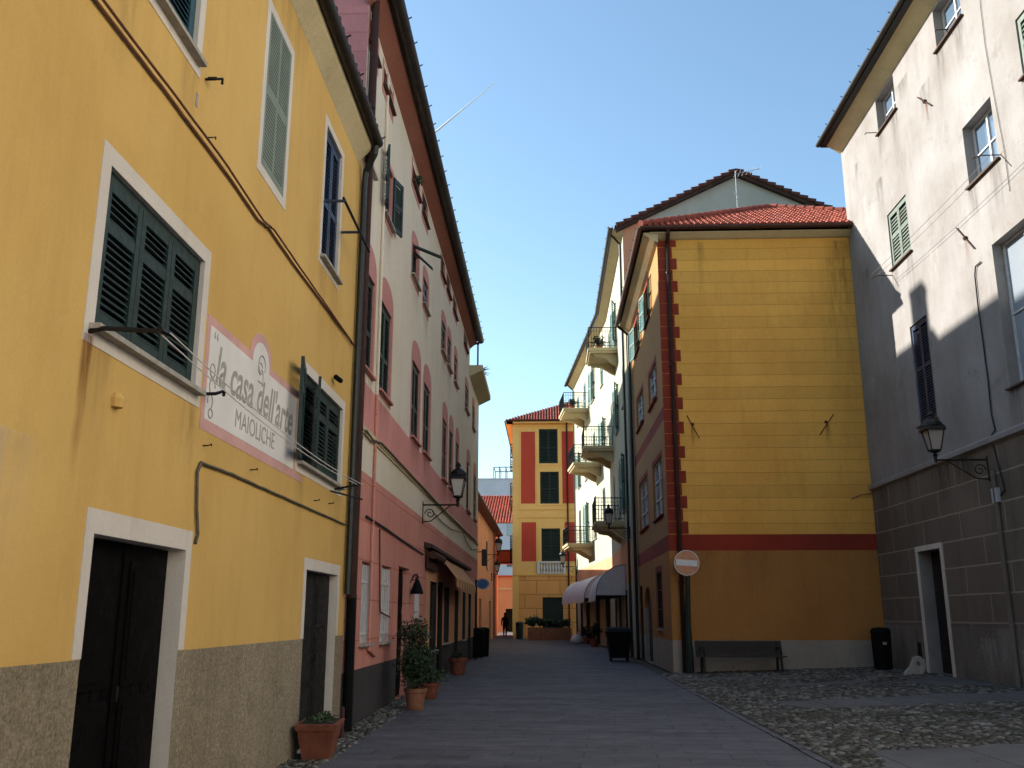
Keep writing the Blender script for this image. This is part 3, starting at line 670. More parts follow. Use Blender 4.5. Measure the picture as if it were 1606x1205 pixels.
hl=[r+(.1,'pink_paint') for r in PL['sh1']+PL['sh2']+PL['sh3']]+[r+(.22,'pink_blocks') for r in gr]+[r+(.16,'dark_wood') for r in shop]
def m2(u,v):
    if v<.8: return 'dark_plinth'
    if v<3.85: return 'pink_blocks' if u<23.2 else 'peach' if v<2.7 else 'pink_blocks'
    if v<4.55: return 'cream_wall'
    if v<5.3: return 'pink'
    return 'cream_wall'
wall(h2,L,CY1+.012,35,0,11.8,[h for h in hl if h[0]<34.95 and h[1]<36],m2,vc=(.8,2.7,3.85,4.55,5.3),uc=(23.2,))
wall(h2,L,35,40,0,10.7,[h for h in hl if h[0]>35],m2,vc=(.8,2.7,3.85,4.55,5.3))
plain(h2,Fr((0,CY1+.012,0),(1,0,0),(0,-1,0)),[(-2.95,0),(-14,0),(-14,11.8),(-8.5,13.9),(-2.95,11.8)],'pink_boards')
plain(h2,Fr((0,40,0),(1,0,0),(0,1,0)),[(-2.95,0),(-14,0),(-14,10.7),(-2.95,10.7)],'cream_wall')
plain(h2,Fr((0,35,0),(1,0,0),(0,1,0)),[(-2.95,10.7),(-14,10.7),(-14,11.8),(-8.5,13.9),(-2.95,11.8)],'cream_wall')
plain(h2,Fr((-14,0,0),(0,1,0),(-1,0,0)),[(CY1,0),(40,0),(40,10.7),(35,11.8),(CY1,11.8)],'cream_wall')
m=MB().mat('soffit_red'); m.prism([L.p(CY1-.1,11.68,0),L.p(CY1-.1,11.72,.05),L.p(CY1-.1,11.88,.25),L.p(CY1-.1,11.93,.27),L.p(CY1-.1,11.93,0)],[L.p(35.1,11.68,0),L.p(35.1,11.72,.05),L.p(35.1,11.88,.25),L.p(35.1,11.93,.27),L.p(35.1,11.93,0)]); m.build('soffit',None,h2)
half_gutter(h2,(-2.53,CY1-.15,12.0),(-2.53,35.1,12.0),.125,'gutter',(1,0,0),hooks=.75)
tiles(h2,(-2.47,CY1-.1,12.0),(0,1,0),(-6,0,2.1),101,6.3,pitch=.21,mat='roof_tile_dark')
m=MB().mat('roof_tile_dark'); m.face([(-8.47,CY1-.1,14.1),(-8.47,35.1,14.1),(-14.4,35.1,12.0),(-14.4,CY1-.1,12.0)]); m.box(Fr((0,CY1-.1,0),(1,0,0),(0,1,0)),-14.4,-2.5,11.93,11.97,0,21.2); m.build('roof',None,h2)
# painted surrounds with round heads
for i,r in enumerate(PL['sh1']): border(h2,L,r,.16 if i else .14,'pink_paint',arch=.42,top=.12,bottom=.05 if i<1 else .1,name='painted_surround')
for i,r in enumerate(PL['sh2']):
    if i: border(h2,L,r,.14,'pink_paint',arch=.25 if i>1 else 0,top=.1,name='painted_surround')
for i,r in enumerate(PL['sh3']): border(h2,L,(r[0],r[1],r[2],11.6),.12,'pink_paint',top=0,bottom=.18,name='painted_surround')
for i,r in enumerate(PL['sh1']): window(h2,L,r,'shut',2,'green_paint' if i<5 else 'dark_green',.075 if i<4 else .11,rails=(.42,),sillmat='pink_paint')
for i,r in enumerate(PL['sh2']):
    if i==1: window(h2,L,r,'glass',2,'green_paint',.075,angles=(163,166),bars=(1,1),frame='navy_paint')
    elif i==2: window(h2,L,r,'glass',2,'dark_green',.08,bars=(1,1),frame='dark_green')
    else: window(h2,L,r,'shut',2,'navy_paint' if i in(0,3) else 'dark_green',.1,rails=(.5,),sillmat='stone_light')
for i,r in enumerate(PL['sh3']):
    window(h2,L,r,'glass' if i<3 else 'shut',2,'dark_green',.1,bars=(0,0) if i<3 else (1,1),pane='pane_dark',frame='soffit_red' if i<2 else 'dark_green',sillmat='sill_brown')
# bars slanting out from the window
wf=MB().mat('dark_green'); u0,u1,v0,v1=PL['sh2'][2]
for (va,vb,nn,ua) in ((v1-.03,v1-.28,.62,u0+.1),(v1-.12,v1-.5,.42,u0+.25)):
    wf.prism([L.p(ua,va,.01),L.p(ua,va-.05,.01),L.p(ua+.05,vb-.05,nn),L.p(ua+.05,vb,nn)],[L.p(ua+.1,va,.01),L.p(ua+.1,va-.05,.01),L.p(ua+.15,vb-.05,nn),L.p(ua+.15,vb,nn)])
wf.build('projecting_bar',None,h2)
# barred ground floor windows, doors
def barred(r):
    w_=window(h2,L,r,'glass',frame='white_paint',dep=.2,pane='pane_milky',bars=(1,2)); m=MB().mat('white_paint'); u0,u1,v0,v1=r
    n=6
    for k in range(n): u=u0+.05+(u1-u0-.1)*k/(n-1); m.tube([L.p(u,v0,-.03),L.p(u,v1-.05,-.03)],.014,6)
    for v in (v0+.15,v1-.32): m.box(L,u0,u1,v-.02,v+.02,-.05,-.01)
    m.build('window_bars',None,w_)
for r in (gr[0],gr[1],gr[3]): barred(r)
door(h2,L,gr[2],.2,'black_wood',2,3)
for k,r in enumerate(shop):
    if r[2]<.1: door(h2,L,r,.14,'black_wood' ,2,2,name='shop_door')
    else: window(h2,L,r,'glass',frame='dark_wood',dep=.15,bars=(1,0),name='shop_window',sillmat='stone_light')
# cornice string, terrace and its low parapet
m=MB().mat('cream_cornice'); m.box(L,CY1+.02,40,4.48,4.55,.001,.05); m.box(L,CY1+.02,40,4.44,4.48,.001,.03); m.build('string_course',None,h2)
m=MB().mat('cream_cornice'); m.prism([L.p(35,10.55,0),L.p(35,10.6,.1),L.p(35,10.8,.5),L.p(35,11.0,.5),L.p(35,11.0,-.2),L.p(35,10.55,-.2)],[L.p(40.2,10.55,0),L.p(40.2,10.6,.1),L.p(40.2,10.8,.5),L.p(40.2,11.0,.5),L.p(40.2,11.0,-.2),L.p(40.2,10.55,-.2)]); m.box(L,35,40,10.85,10.9,-11,-.2); m.build('terrace_cornice',None,h2)
m=MB().mat('dark_pipe'); m.tube([L.p(35.2,11.0,.3),L.p(35.2,11.95,.3)],.035,6); m.box(L,35.1,35.3,11.9,11.95,-.1,.35); m.build('terrace_post',None,h2)
# brown drainpipe
m=MB().mat('brown_pipe'); m.tube([L.p(CY1+.14,12.0,.4),L.p(CY1+.1,11.93,.25),L.p(CY1+.1,11.85,.1),L.p(CY1+.1,8,.09),L.p(CY1+.1,1.85,.09)],.068,10)
for z in (1.85,4.2,6.5,8.8,11): m.lathe(L.p(CY1+.1,z,.09),[(.075,0),(.075,.05)],10)
m.mat('plastic_black').tube([L.p(CY1+.1,1.9,.09),L.p(CY1+.1,0,.09)],.072,10); m.build('drainpipe',None,h2)
m=MB().mat('cream_wall').tube([L.p(15.72,11.5,.03),L.p(15.7,5.3,.03)],.03,6); m.mat('pink_blocks').tube([L.p(15.7,5.3,.03),L.p(15.75,1.05,.03),L.p(16.3,.95,.03)],.03,6); m.build('drainpipe',None,h2)
cable(h2,L,[(572,810),(600,828),(632,850),(662,870)],.02,'cable_black',.03)
cable(h2,L,[(568,676),(578,690),(592,695),(640,745),(700,808),(745,850)],.018,'conduit_grey',.07)
cable(h2,L,[(676,802),(690,818),(705,830),(724,835),(730,850),(738,862),(750,862)],.013,'cable_black',.04)
cable(h2,L,[(592,830),(592,950),(593,960),(608,968)],.018,'cable_brown',.04)

# ================================================================== R1: ochre house on the right
r1=thing('ochre_house','ochre house with red corner quoins and red tiled hip roof behind the bench','house')
RS={'a':rr(R1S,1008,419,1021,503),'b':rr(R1S,991,475,1003,548),'c':rr(R1S,1019,566,1028,645),'d':rr(R1S,1000,608,1008,679),'e':rr(R1S,1027,714,1037,818),'f':rr(R1S,1005,744,1015,835),'g':(30.0,31.9,1.26,3.05)}
wd_={'a':(30.3,31.6,11.55,12.6),'b':(33.4,34.9,11.5,12.6)}
def rnd(r): return tuple(round(x,2) for x in r)
RS={k:rnd(v) for k,v in RS.items()}
print('RS',RS)
RL=[(30.1,31.5,8.2,10.0),(33.1,34.7,8.2,10.0),(30.0,31.3,4.45,6.3),(33.0,34.4,4.45,6.3)]
top=[(30.4,32.2,10.95,12.45),(33.7,35.6,10.95,12.45)]
archd=(33.4,35.7,0,2.6)
gw=(30.2,31.6,1.2,3.0); gd=(36.4,37.3,0,2.7)
RL=[(30.08,31.3,RS['c'][2],RS['c'][3]),(33.1,34.6,RS['d'][2],RS['d'][3]),(29.75,30.9,RS['e'][2],RS['e'][3]),(32.3,33.7,RS['f'][2],RS['f'][3])]
RL=[(RS[k][0],RS[k][1],RS[k][2],RS[k][3]) for k in 'cdef']; top=[(30.75,32.2,11.55,12.85),(34.5,36.2,11.55,12.85)]
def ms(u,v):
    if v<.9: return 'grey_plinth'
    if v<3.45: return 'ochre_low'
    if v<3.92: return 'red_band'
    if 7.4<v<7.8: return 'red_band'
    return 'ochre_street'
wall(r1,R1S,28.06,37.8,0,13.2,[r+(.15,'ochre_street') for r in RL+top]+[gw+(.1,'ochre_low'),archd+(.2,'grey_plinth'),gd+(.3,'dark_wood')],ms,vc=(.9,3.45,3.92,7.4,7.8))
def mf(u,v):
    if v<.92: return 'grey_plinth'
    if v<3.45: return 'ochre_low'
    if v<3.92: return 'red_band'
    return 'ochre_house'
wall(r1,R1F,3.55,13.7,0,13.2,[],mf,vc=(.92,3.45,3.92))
plain(r1,Fr((0,37.8,0),(1,0,0),(0,1,0)),[(3.55,0),(13.7,0),(13.7,13.2),(3.55,13.2)],'ochre_street')
plain(r1,Fr((13.7,0,0),(0,1,0),(1,0,0)),[(28.06,0),(37.8,0),(37.8,13.2),(28.06,13.2)],'ochre_street')
for i,r in enumerate(RL): border(r1,R1S,r,.16,'red_band',name='painted_surround',bottom=.1); window(r1,R1S,r,'glass',frame='white_paint',bars=(1,2),pane='pane_blue',sillmat='red_band')
for i,r in enumerate(top): border(r1,R1S,r,.14,'red_band',name='painted_surround',bottom=.12); window(r1,R1S,r,'glass',frame='brown_pipe',bars=(1,1),angles=(172,172),mat='teal_paint',pitch=.12,sillmat='sill_brown')
border(r1,R1S,gw,.15,'red_band',name='painted_surround',bottom=0); window(r1,R1S,gw,'glass',frame='dark_wood',bars=(1,2),dep=.08)
door(r1,R1S,archd,.2,'dark_wood',2,3); door(r1,R1S,gd,.3,'black_wood',1,3)
m=MB().mat('ochre_low'); c=(archd[0]+archd[1])/2; R=(archd[1]-archd[0])/2
for s_ in (-1,1):
    pts=[(c+s_*R,2.6)]+[(c+s_*R*cos(t),1.9+.7*sin(t)) for t in [pi/2*k/8 for k in range(9)]]
    m.prism([R1S.p(u,v,.004) for u,v in pts],[R1S.p(u,v,-.14) for u,v in pts])
m.build('door_arch',None,r1)
# quoins
m=MB().mat('red_quoin'); v=3.94; k=0
while v<13.05:
    e=min(v+.372,13.17); m.box(R1F,3.548,4.0 if k%2 else 4.14,v,e-.012,.001,.018); v+=.375; k+=1
m.build('corner_quoins',None,r1)
# cornice, gutters, roof
m=MB().mat('cream_cornice'); m.prism([R1F.p(3.3,13.17,.0),R1F.p(3.3,13.19,.1),R1F.p(3.3,13.3,.3),R1F.p(3.3,13.34,.3),R1F.p(3.3,13.34,0)],[R1F.p(13.7,13.17,0),R1F.p(13.7,13.19,.1),R1F.p(13.7,13.3,.3),R1F.p(13.7,13.34,.3),R1F.p(13.7,13.34,0)])
m.prism([R1S.p(27.8,13.0,0),R1S.p(27.8,13.05,.1),R1S.p(27.8,13.28,.45),R1S.p(27.8,13.33,.45),R1S.p(27.8,13.33,0)],[R1S.p(37.8,13.0,0),R1S.p(37.8,13.05,.1),R1S.p(37.8,13.28,.45),R1S.p(37.8,13.33,.45),R1S.p(37.8,13.33,0)]); m.build('cornice',None,r1)
EX=3.0; EYy=27.6; EZ=13.45; XR=14.1
half_gutter(r1,(EX-.02,EYy-.02,EZ-.02),(XR,EYy-.02,EZ-.02),.09,'copper_gutter',(0,-1,0),hooks=0); half_gutter(r1,(EX-.02,EYy-.1,EZ-.02),(EX-.02,37.9,EZ-.02),.09,'copper_gutter',(-1,0,0),hooks=.9)
ax,ay,az=8.2,32.3,EZ+2.66
fv=Vector((0,ay-EYy,az-EZ)); FL=fv.length
def vf(u):
    x=EX+u; f=(x-EX)/(ax-EX) if x<ax else (XR-x)/(XR-ax); return (0,max(0,FL*min(1,f)))
tiles(r1,(EX,EYy,EZ),(1,0,0),fv,int((XR-EX)/.205),FL,pitch=.205,row=.3,mat='roof_tile',vfn=vf)
sv=Vector((ax-EX,0,az-EZ)); SL=sv.length
def vs_(u):
    return (0,SL*min(1,max(0,u/(ay-EYy))))
tiles(r1,(EX,EYy,EZ),(0,1,0),sv,int(10.3/.21),SL,pitch=.21,row=.34,mat='roof_tile_old',vfn=vs_)
m=MB().mat('roof_tile_old'); m.face([(ax,ay,az),(ax,37.9,az),(XR,37.9,EZ),(XR,EYy,EZ)]); m.build('roof',None,r1)
def ridge(parent,a,b,mat='roof_tile',r=.11,name='ridge_tiles'):
    a=Vector(a);b=Vector(b);d=(b-a);n=max(1,int(d.length/.36)); m=MB().mat(mat)
    for k in range(n):
        p=a+d*(k/n); q=a+d*((k+1.08)/n); m.tube([p+Vector((0,0,.03)),q+Vector((0,0,.01))],r,8,r*.86)
    return m.build(name,None,parent)
ridge(r1,(EX,EYy,EZ+.08),(ax,ay,az+.06)); ridge(r1,(XR,EYy,EZ+.08),(ax,ay,az+.06)); ridge(r1,(ax,ay,az+.05),(ax,37.8,az+.05))
a=onp(1047,400,1,27.95)
m=MB().mat('brown_pipe'); m.tube([(a.x-.0,27.6,13.4),(a.x,27.62,13.25),(a.x,27.95,13.0),(a.x,27.95,12.6),(a.x,27.95,3),(a.x,27.95,.02)],.065,8)
for z in (2.5,6,9,12): m.lathe((a.x,27.95,z),[(.085,0),(.085,.06)],8)
m.build('drainpipe',None,r1)
a=onp(992,560,0,3.43); MB().mat('dark_pipe').tube([(3.0,37.6,13.3),(3.43,37.6,12.9),(3.43,37.6,0)],.06,8).build('drainpipe',None,r1)
m=MB().mat('rust')
for p,q in (((1077,652),(1097,688)),((1307,650),(1285,683))):
    A=R1F.pix(*p);B=R1F.pix(*q); m.tube([R1F.p(A[0],A[1],.02),R1F.p(B[0],B[1],.02)],.013,5)
    C=R1F.pix((p[0]+q[0])/2-1,(p[1]+q[1])/2-4); m.lathe(R1F.p(C[0],C[1]-.03,.03),[(.04,0),(.05,.05),(.02,.08)],8)
m.build('wall_tie',None,r1)
cable(r1,R1F,[(1335,783),(1350,776),(1371,774),(1395,764)],.013,'conduit_grey',.03)

# ================================================================== G: tall pale stone house on the right
g1=thing('pale_stone_house','tall weathered off white house with grey stone ground floor on the right','house')
print({k:rnd(rr(G,*v)) for k,v in dict(a=(1372,128,1400,215),b=(1517,150,1560,288),t=(1487,-60,1540,55),c2=(1395,306,1425,394),d=(1548,380,1589,592),e=(1422,492,1452,662),f=(1447,867,1492,1060),c=(1600,70,1640,120)).items()})
GW={'a':(23.35,24.75,14.95,16.0),'b':(18.45,19.85,10.95,12.4),'t':(19.2,20.6,14.9,16.0),'d':(17.3,19.2,6.15,9.3),
    }
GS={'c2':(23.35,24.75,10.85,12.45),'e':(22.9,24.0,6.3,8.95),'c':(15.9,17.1,12.0,13.3)}
GD=(23.75,25.0,.2,3.2); GD2=(17.9,19.5,.2,3.05)
GD=(23.55,24.98,.2,3.2)
holes=[r+(.3,'stone_white') for r in GW.values()]+[r+(.12,'stone_white') for r in GS.values()]+[GD+(.37,'stone_white'),GD2+(.4,'stone_grey')]
wall(g1,G,14.6,28.0,0,16.35,holes,lambda u,v:'stone_grey' if v<1.35 else 'stone_grey_blocks' if v<5.2 else 'stone_white',vc=(1.35,5.2))
plain(g1,Fr((0,28.0,0),(1,0,0),(0,1,0)),[(9.55,0),(22,0),(22,16.35),(9.55,16.35)],'stone_white')
plain(g1,Fr((0,14.6,0),(1,0,0),(0,-1,0)),[(9.55,0),(22,0),(22,16.35),(9.55,16.35)],'stone_white')
m=MB().mat('stone_white'); m.prism([G.p(14.6,5.15,0),G.p(14.6,5.2,.09),G.p(14.6,5.3,.09),G.p(14.6,5.36,.02),G.p(14.6,5.36,0)],[G.p(28,5.15,0),G.p(28,5.2,.09),G.p(28,5.3,.09),G.p(28,5.36,.02),G.p(28,5.36,0)]); m.build('string_course',None,g1)
for k,r in GW.items(): window(g1,G,r,'glass',frame='white_paint',bars=(1,1) if k!='d' else (1,1),dep=.28,pane='pane_milky' if k=='d' else 'pane_blue',sillmat='sill_brown')
for k,r in GS.items(): window(g1,G,r,'shut',2,'sage_paint' if k!='e' else 'navy_paint',.1 if k!='e' else .07,rails=(.55,),sillmat='sill_brown')
m=MB().mat('white_frame'); u0,u1,v0,v1=GD; m.box(G,u0-.13,u0,v0,v1+.13,.001,.03); m.box(G,u1,u1+.13,v0,v1+.13,.001,.03); m.box(G,u0,u1,v1,v1+.13,.001,.03); m.build('door_surround',None,g1)
d_=door(g1,G,GD,.37,'dark_wood',2,3); m=MB().mat('white_paint'); m.box(G,GD[0]+.02,GD[0]+.5,.9,2.75,-.31,-.29); m.mat('interior'); m.box(G,GD[0]+.08,GD[0]+.44,1.0,2.65,-.29,-.283); m.mat('white_paint'); 
for v in (1.4,1.85,2.3): m.box(G,GD[0]+.08,GD[0]+.44,v,v+.03,-.283,-.275)
m.build('door_grille',None,d_); door(g1,G,GD2,.4,'black_wood',2,3)
m=MB().mat('cream_cornice'); P=[(16.05,0),(16.12,.1),(16.3,.36),(16.34,.42),(16.34,0)]
m.prism([G.p(14.6,v,n) for v,n in P],[G.p(28.05,v,n) for v,n in P]); m.mat('dark_wood'); m.box(G,14.6,28.15,16.341,16.42,-.2,.6); m.build('soffit',None,g1)
half_gutter(g1,(8.9,14.6,16.46),(8.9,28.2,16.46),.085,'gutter',(-1,0,0),hooks=.8)
m=MB().mat('roof_tile_dark'); m.prism([(8.95,28.2,16.43),(15.8,28.2,18.8),(22.6,28.2,16.43)],[(8.95,14.6,16.43),(15.8,14.6,18.8),(22.6,14.6,16.43)]); m.build('roof',None,g1)
def grod(px,py,du,dv,nn=.12,r=.014):
    a=G.pix(px,py); return MB().mat('rust').tube([G.p(a[0],a[1],.0),G.p(a[0],a[1],nn*.5),G.p(a[0]+du,a[1]+dv,nn)],r,5).build('iron_bracket',None,g1)
for p in ((1374,208),(1488,46)): a=G.pix(*p); MB().mat('rust').tube([G.p(a[0],a[1],0),G.p(a[0]+.02,a[1]+.0,.3),G.p(a[0],a[1]-.06,.32)],.014,5).build('iron_bracket',None,g1)
m=MB().mat('rust')
for (x0,y0,x1,y1) in ((1502,358,1530,390),(1441,153,1463,166)):
    A=G.pix(x0,y0);B=G.pix(x1,y1); m.tube([G.p(A[0],A[1],.03),G.p(B[0],B[1],.03)],.018,5); C=G.pix((x0+x1)/2,(y0+y1)/2); m.lathe(G.p(C[0],C[1]-.04,.03),[(.04,0),(.06,.05),(.03,.09)],8)
m.build('wall_tie',None,g1)
cable(g1,G,[(1540,411),(1532,418),(1531,432),(1536,480),(1543,530),(1552,598),(1557,650),(1563,675),(1557,683),(1560,700),(1572,745),(1578,768),(1572,778)],.016,'cable_black',.03)
cable(g1,G,[(1538,0),(1546,70),(1560,150),(1577,240),(1585,300)],.008,'conduit_grey',.02)
a=G.pix(1565,777); MB().mat('grey_sheet').box(G,a[0]-.12,a[0]+.12,a[1]-.15,a[1]+.15,.001,.08).build('meter_box',None,g1)
a=G.pix(1573,840); MB().mat('stone_grey').tube([G.p(a[0],4.6,.05),G.p(a[0],.1,.05)],.05,8).build('drainpipe',None,g1)
a=G.pix(1443,1020); MB().mat('gutter').box(G,a[0]-.13,a[0]+.13,a[1]-.2,a[1]+.2,.001,.012).build('wall_hatch',None,g1)
m=MB().mat('rust')
cg=thing('clothesline','rusty iron arms with two wires below the upper windows of the pale stone house','clothesline')
for p in ((1570,243),(1400,432)):
    A=G.pix(*p); MB().mat('rust').tube([G.p(A[0],A[1],0),G.p(A[0]+.03,A[1]+.01,.4),G.p(A[0]-.05,A[1]-.1,.62)],.014,5).build('bracket',None,cg)
A=G.pix(1606,238);B=G.pix(1400,432); m=MB().mat('conduit_grey')
for nn in (.4,.58): m.tube([G.p(A[0]+(B[0]-A[0])*k/10,A[1]+(B[1]-A[1])*k/10+.02-.05*4*(k/10)*(1-k/10),nn) for k in range(11)],.005,4)
m.build('wire',None,cg)

# ================================================================== R2: tall cream house with balconies
r2=thing('cream_balcony_house','five storey cream house with iron balconies and pale green gable beyond the ochre house','house')
wa=[];wb=[]
WA=[(39.2,40.3,14.2,16.2),(43.2,44.4,14.2,16.2),(47.2,48.4,14.2,16.2),
    (39.4,40.4,10.4,12.3),(43.2,44.3,10.0,12.2),(47.2,48.3,10.0,12.2),
    (38.75,39.5,6.0,8.4),(40.6,41.5,6.0,8.4),(43.2,44.3,6.0,8.4),(46.6,47.7,6.0,8.4)]
WB=[(1.6,2.7,14.3,16.3),(5.6,6.7,14.3,16.3),(9.4,10.6,14.1,16.4),(13.2,14.3,14.3,16.3),
    (1.6,2.7,10.0,12.3),(5.4,6.5,10.0,12.3),(9.4,10.5,10.0,12.3),(13.2,14.3,10.0,12.3),
    (1.8,2.9,6.0,8.5),(5.6,6.7,6.0,8.5),(9.4,10.5,6.0,8.5),(13.2,14.3,6.0,8.5)]
def addw(fr,lst,*px):
    r=rr(fr,*px); lst.append(rnd(r)); return rnd(r)
tw=[addw(A2,wa,971,402,978,478),addw(A2,wa,959.5,462,965,530)]
bw_=[addw(B2,wb,945,497,950,550),addw(B2,wb,914,568,918,638),addw(B2,wb,903,594,907,640)]
mw=[addw(A2,wa,967,586,972,650),addw(A2,wa,955.6,604,960,662),addw(A2,wa,942,618,948,674)]
mb=[addw(B2,wb,933.5,640,936.7,676),addw(B2,wb,925,650,928,690)]
lw=[addw(A2,wa,977.5,688,984.5,755),addw(A2,wa,968,705,974.5,775),addw(A2,wa,956,730,961,775),addw(A2,wa,945.7,740,951.6,775)]
lb=[addw(B2,wb,922.7,760,926.7,812),addw(B2,wb,915,772,919,820),addw(B2,wb,908,785,911,825)]
print('wa',wa);print('wb',wb)
def fix(lst,lo,hi):
    out=[]
    for r in sorted(lst,key=lambda r:(round(r[2]/2),r[0])):
        a,b,c,d=r
        if b-a<.4 or d-c<.5: continue
        b=min(b,a+2.0); a=max(a,lo+.15); b=min(b,hi-.15)
        if b-a<.4: continue
        if any(a<q[1]+.1 and b>q[0]-.1 and c<q[3] and d>q[2] for q in out): continue
        out.append((a,b,c,d))
    return out
wa=[tuple(r) for r in WA]; wb=[tuple(r) for r in WB]
ga=[(38.8,39.9,0,2.6),(41.0,42.6,0,2.7),(44.5,46.2,0,2.5),(47.4,48.9,.8,2.4)]; gb=[(1,3,0,2.5),(5,7,0,2.5),(9.5,11.5,.0,2.4),(13,14.5,.0,2.4)]
def mr(u,v): return 'peach' if v<4.6 and v>2.9 else 'grey_plinth' if v<.7 else 'cream_green'
wall(r2,A2,38.0,50,0,17.9,[r+(.14,'cream_wall') for r in wa]+[r+(.1,'cream_wall') for r in ga],mr,vc=(.7,2.9,4.6))
wall(r2,B2,0,16.56,0,17.9,[r+(.14,'cream_wall') for r in wb]+[r+(.1,'cream_wall') for r in gb],mr,vc=(.7,2.9,4.6))
for fr,ls in ((A2,wa),(B2,wb)):
    for i,r in enumerate(ls):
        if i%3==1: window(r2,fr,r,'glass',mat='teal_paint',angles=(162,168),bars=(1,1),pitch=.12)
        else: window(r2,fr,r,'shut',2,'dark_green' if r[3]<11 else 'teal_paint',.12,rails=(.5,))
for fr,ls in ((A2,ga),(B2,gb)):
    for r in ls:
        if r[2]>.5: window(r2,fr,r,'glass',frame='dark_wood',dep=.1,name='shop_window')
        else: door(r2,fr,r,.1,'black_wood',2,2,name='shop_door',handle=False)
GY=37.95
gp=[(3.35,0),(13.3,0),(13.3,17.9),(8.3,20.3),(3.35,17.9)]
plain(r2,Fr((0,GY,0),(1,0,0),(0,-1,0)),gp,'pale_green')
plain(r2,Fr((0,GY,0),(1,0,0),(0,-1,0)),[(3.36,13),(4.25,13),(4.25,18.28),(3.36,17.85)],'peach',n=.004,name='painted_corner')
plain(r2,Fr((0,66.5,0),(1,0,0),(0,1,0)),[(1.95,0),(13.3,0),(13.3,17.9),(8.3,20.3),(1.95,17.9)],'pale_green'); plain(r2,Fr((13.3,0,0),(0,1,0),(1,0,0)),[(GY,0),(66.5,0),(66.5,17.9),(GY,17.9)],'pale_green')
# verge with stepped tiles
m=MB()
for (x0,z0,x1,z1) in ((3.05,17.82,8.3,20.35),(13.6,17.82,8.3,20.35)):
    a=Vector((x0,GY-.22,z0)); b=Vector((x1,GY-.22,z1)); d=b-a; n=16
    m.mat('roof_tile_dark'); m.prism([a,b,b-Vector((0,0,.2)),a-Vector((0,0,.2))],[p+Vector((0,.24,0)) for p in (a,b,b-Vector((0,0,.2)),a-Vector((0,0,.2)))])
    m.mat('verge_tile')
    for k in range(n):
        p=a+d*(k/n)+Vector((0,0,.03)); q=a+d*((k+1.1)/n); m.tube([p+Vector((0,0,.06)),q],.11,8,.09)
m.build('verge_tiles',None,r2)
m=MB().mat('roof_tile_old'); m.prism([(3.0,GY-.2,17.84),(8.3,GY-.2,20.37),(8.3,GY-.2,20.43),(3.0,GY-.2,17.9)],[(3.0,50,17.84),(8.3,50,20.37),(8.3,50,20.43),(3.0,50,17.9)])
m.prism([(3.0,50,17.84),(8.3,50,20.37),(8.3,50,20.43),(3.0,50,17.9)],[(1.35,66.7,17.84),(8.3,66.7,20.37),(8.3,66.7,20.43),(1.35,66.7,17.9)])
m.prism([(13.6,GY-.2,17.84),(8.3,GY-.2,20.37),(8.3,GY-.2,20.43),(13.6,GY-.2,17.9)],[(13.6,66.7,17.84),(8.3,66.7,20.37),(8.3,66.7,20.43),(13.6,66.7,17.9)]); m.build('roof',None,r2)
m=MB().mat('cream_cornice'); P=[(17.55,0),(17.6,.1),(17.78,.42),(17.83,.42),(17.83,0)]
m.prism([A2.p(GY,v,n) for v,n in P],[A2.p(50,v,n) for v,n in P]); m.prism([A2.p(50,v,n) for v,n in P],[B2.p(16.6,v,n) for v,n in P]); m.build('soffit',None,r2)
half_gutter(r2,(2.83,GY-.15,17.9),(2.83,50,17.9),.11,'gutter',(-1,0,0),hooks=1.2); half_gutter(r2,(2.83,50,17.9),(1.4,66.7,17.9),.11,'gutter',(-1,0,0),hooks=1.2)
MB().mat('dark_pipe').tube([(2.9,38.6,17.8),(3.28,38.7,17.4),(3.28,38.7,0)],.055,7).build('drainpipe',None,r2)
MB().mat('dark_pipe').tube([B2.p(15.9,17.7,.5),B2.p(15.9,17.3,.08),B2.p(15.9,0,.08)],.05,7).build('drainpipe',None,r2)
